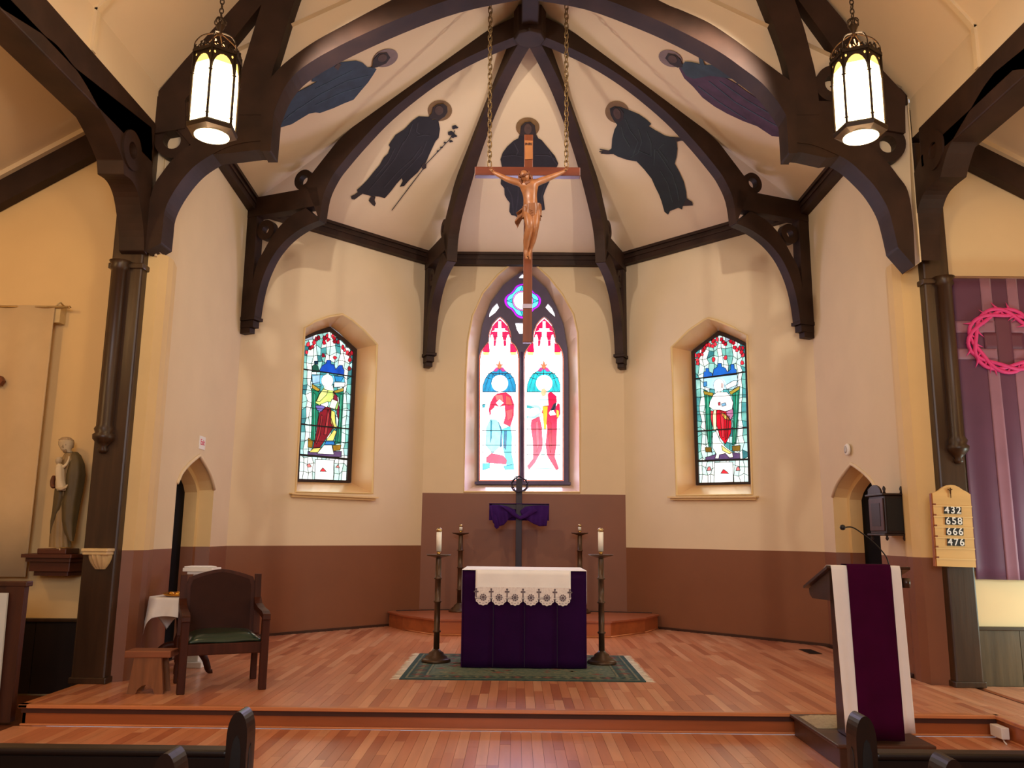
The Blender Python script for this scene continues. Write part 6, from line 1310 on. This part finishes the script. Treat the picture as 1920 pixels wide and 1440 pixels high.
rp_ = runner('purple_runner', 'deep purple cloth hanging down the middle of the lectern front', lx(1587, 1060), lx(1669, 1060), lx(1612, 1380, fy-.08), lx(1696, 1380, fy-.08), max(.004, U(1650, 1389, 1, fy-.08).z), .012, mat('deep_purple_cloth', (62, 2, 44), .85, .15, 5, spec=.1), 'cloth', .008)
mc = thing('gooseneck_microphone', 'thin black gooseneck microphone on the lectern', 'microphone', U(1666, 1057, 1, fy+.1))
ym = fy+.12; P = catmull([U(u, v, 1, ym) for u, v in ((1668, 1066), (1662, 1045), (1648, 1027), (1632, 1012), (1615, 999), (1603, 991), (1594, 988), (1584, 989))], 4)
m = MB(BLACK); m.tube(P, .005, 8); m.build('gooseneck', mc); m = MB(BLACK); m.lathe([(0, -.022), (.016, -.016), (.022, 0), (.016, .016), (0, .022)], U(1580, 989, 1, ym), 14); m.build('foam_head', mc)
m = MB(BLACK); p = P[0]; m.lathe([(0, -.03), (.022, -.03), (.022, 0), (.008, .012), (0, .012)], p, 14); m.build('mount', mc)
# ------------------------------------------------------------------ vent, outlet
vn = thing('floor_vent', 'dark slotted vent in the floor at the right apse wall', 'vent', (3.6, 11.15, 0)); c_ = U(1535, 1222, 2, .004); c_.x = min(c_.x, 3.62)
c_ = Vector((3.66, 11.2, .002)); m = MB(mat('vent_metal', (40, 26, 18), .5, metal=.5)); m.box(c_+Vector((0, 0, .002)), (.16, .42, .004)); m.build('vent_frame', vn)
for k in range(9): m = MB(BLACK); m.box(c_+Vector((0, -.17+.0425*k, .005)), (.12, .018, .003)); m.build('louvre', vn)
ob = thing('outlet_box', 'small white socket box with plug on the stage riser corner', 'outlet', (3.87, 7.3, FLOW+.06)); p0 = U(1853, 1350, 0, 3.87); p1 = U(1874, 1372, 0, 3.87)
m = MB(WHITE); m.bb(3.80, 3.865, 7.16, 7.33, -.145, -.055); bev(m.build('box', ob), .006); m = MB(WHITE); m.tube([(3.83, 7.2, -.14), (3.82, 7.17, -.16), (3.80, 7.1, FLOW+.006)], .006, 6); m.build('cord', ob)
# ------------------------------------------------------------------ pews
PEW = mat('dark_pew_wood', (32, 18, 12), .42, .25, 4, bump=.05, grain=0, spec=.3); PEWV = mat('dark_pew_wood_vertical', (36, 20, 13), .36, .25, 4, bump=.05, grain=2, spec=.35)
def pew(label, x_end, y, sx, z_end, z_rail, front=False):
    """sx = direction in which the pew runs from its aisle end"""
    r = thing('pew', label, 'pew', (x_end, y, FLOW), group='church pews'); hw_ = .042
    prof = [(-hw_, FLOW), (-hw_, z_end-.11)]+[(-hw_+hw_*(1-math.cos(t))*1.0, z_end-.11+.11*math.sin(t)**.9) for t in [i*math.pi/2/8 for i in range(1, 9)]]+[(hw_-hw_*(1-math.cos(t)), z_end-.11+.11*math.sin(t)**.9) for t in [i*math.pi/2/8 for i in range(7, -1, -1)]]+[(hw_, FLOW)]
    m = MB(PEWV); m.prism([Vector((x_end+px_, y-.0, z)) for px_, z in prof], (0, .11, 0)); bev(m.build('end_post', r), .008, 2)
    m = MB(PEWV); m.prism([Vector((x_end-hw_*.7, yy, zz_)) for yy, zz_ in ((y+.1, FLOW), (y+.1, z_end-.2), (y+.2, z_end-.3), (y+.26, .45+FLOW+.15), (y+.5, .45+FLOW+.1), (y+.54, .45+FLOW), (y+.54, FLOW))], (hw_*1.4, 0, 0)); bev(m.build('bench_end', r), .008)
    for s_ in (-1, 1):  # flat dark strips colour in the shade of the end grooves
        g_ = MB(mat('pew_groove_shade', (18, 10, 8), .5)); g_.prism([Vector((x_end+s_*hw_+ (0 if s_ > 0 else -.002), y+.055+.025*math.cos(t), z_end-.22+(.09*math.sin(t) if math.sin(t) > 0 else -.25))) for t in [0, .5, 1, 1.57, 2.1, 2.6, 3.14, 3.8, 5.6]], (.002, 0, 0)); g_.build('groove_shade', r)
    g_ = MB(mat('pew_groove_shade', (18, 10, 8), .5)); g_.prism([Vector((x_end+.022*math.cos(t), y-.0015, z_end-.2+(.11*math.sin(t) if math.sin(t) > 0 else -.35))) for t in [0, .5, 1, 1.57, 2.1, 2.6, 3.14, 3.8, 5.6]], (0, .002, 0)); g_.build('groove_shade', r)
    xf = x_end+sx*3.0
    m = MB(PEW); m.bb(min(x_end, xf), max(x_end, xf), y+.03, y+.075, FLOW+.05, z_rail-.03); bev(m.build('back_panel', r), .006)
    m = MB(PEW); m.bb(min(x_end+sx*.04, xf), max(x_end+sx*.04, xf), y+.01, y+.1, z_rail-.03, z_rail); bev(m.build('top_rail', r), .012, 3)
    m = MB(PEW); m.bb(min(x_end, xf), max(x_end, xf), y+.08, y+.5, FLOW+.42, FLOW+.45); bev(m.build('seat', r), .008)
    return r
pp = U(447, 1335, 2, .72); zr = U(300, 1407, 1, pp.y).z
pew('front left dark wooden pew with carved pointed end', pp.x, pp.y, -1, .72, zr)
p2 = U(310, 1413, 2, .72); pew('second left dark wooden pew, only the tip of its end in view', p2.x-.0, p2.y, -1, .72, zr-.14)
pp = U(1622, 1343, 2, .72); zr = U(1750, 1415, 1, pp.y).z
pew('front right dark wooden pew with carved pointed end, in front of the lectern', pp.x, pp.y, 1, .72, zr)
p2 = U(1788, 1424, 2, .72); pew('second right dark wooden pew, only the tip of its end in view', p2.x, p2.y, 1, .72, zr-.14)
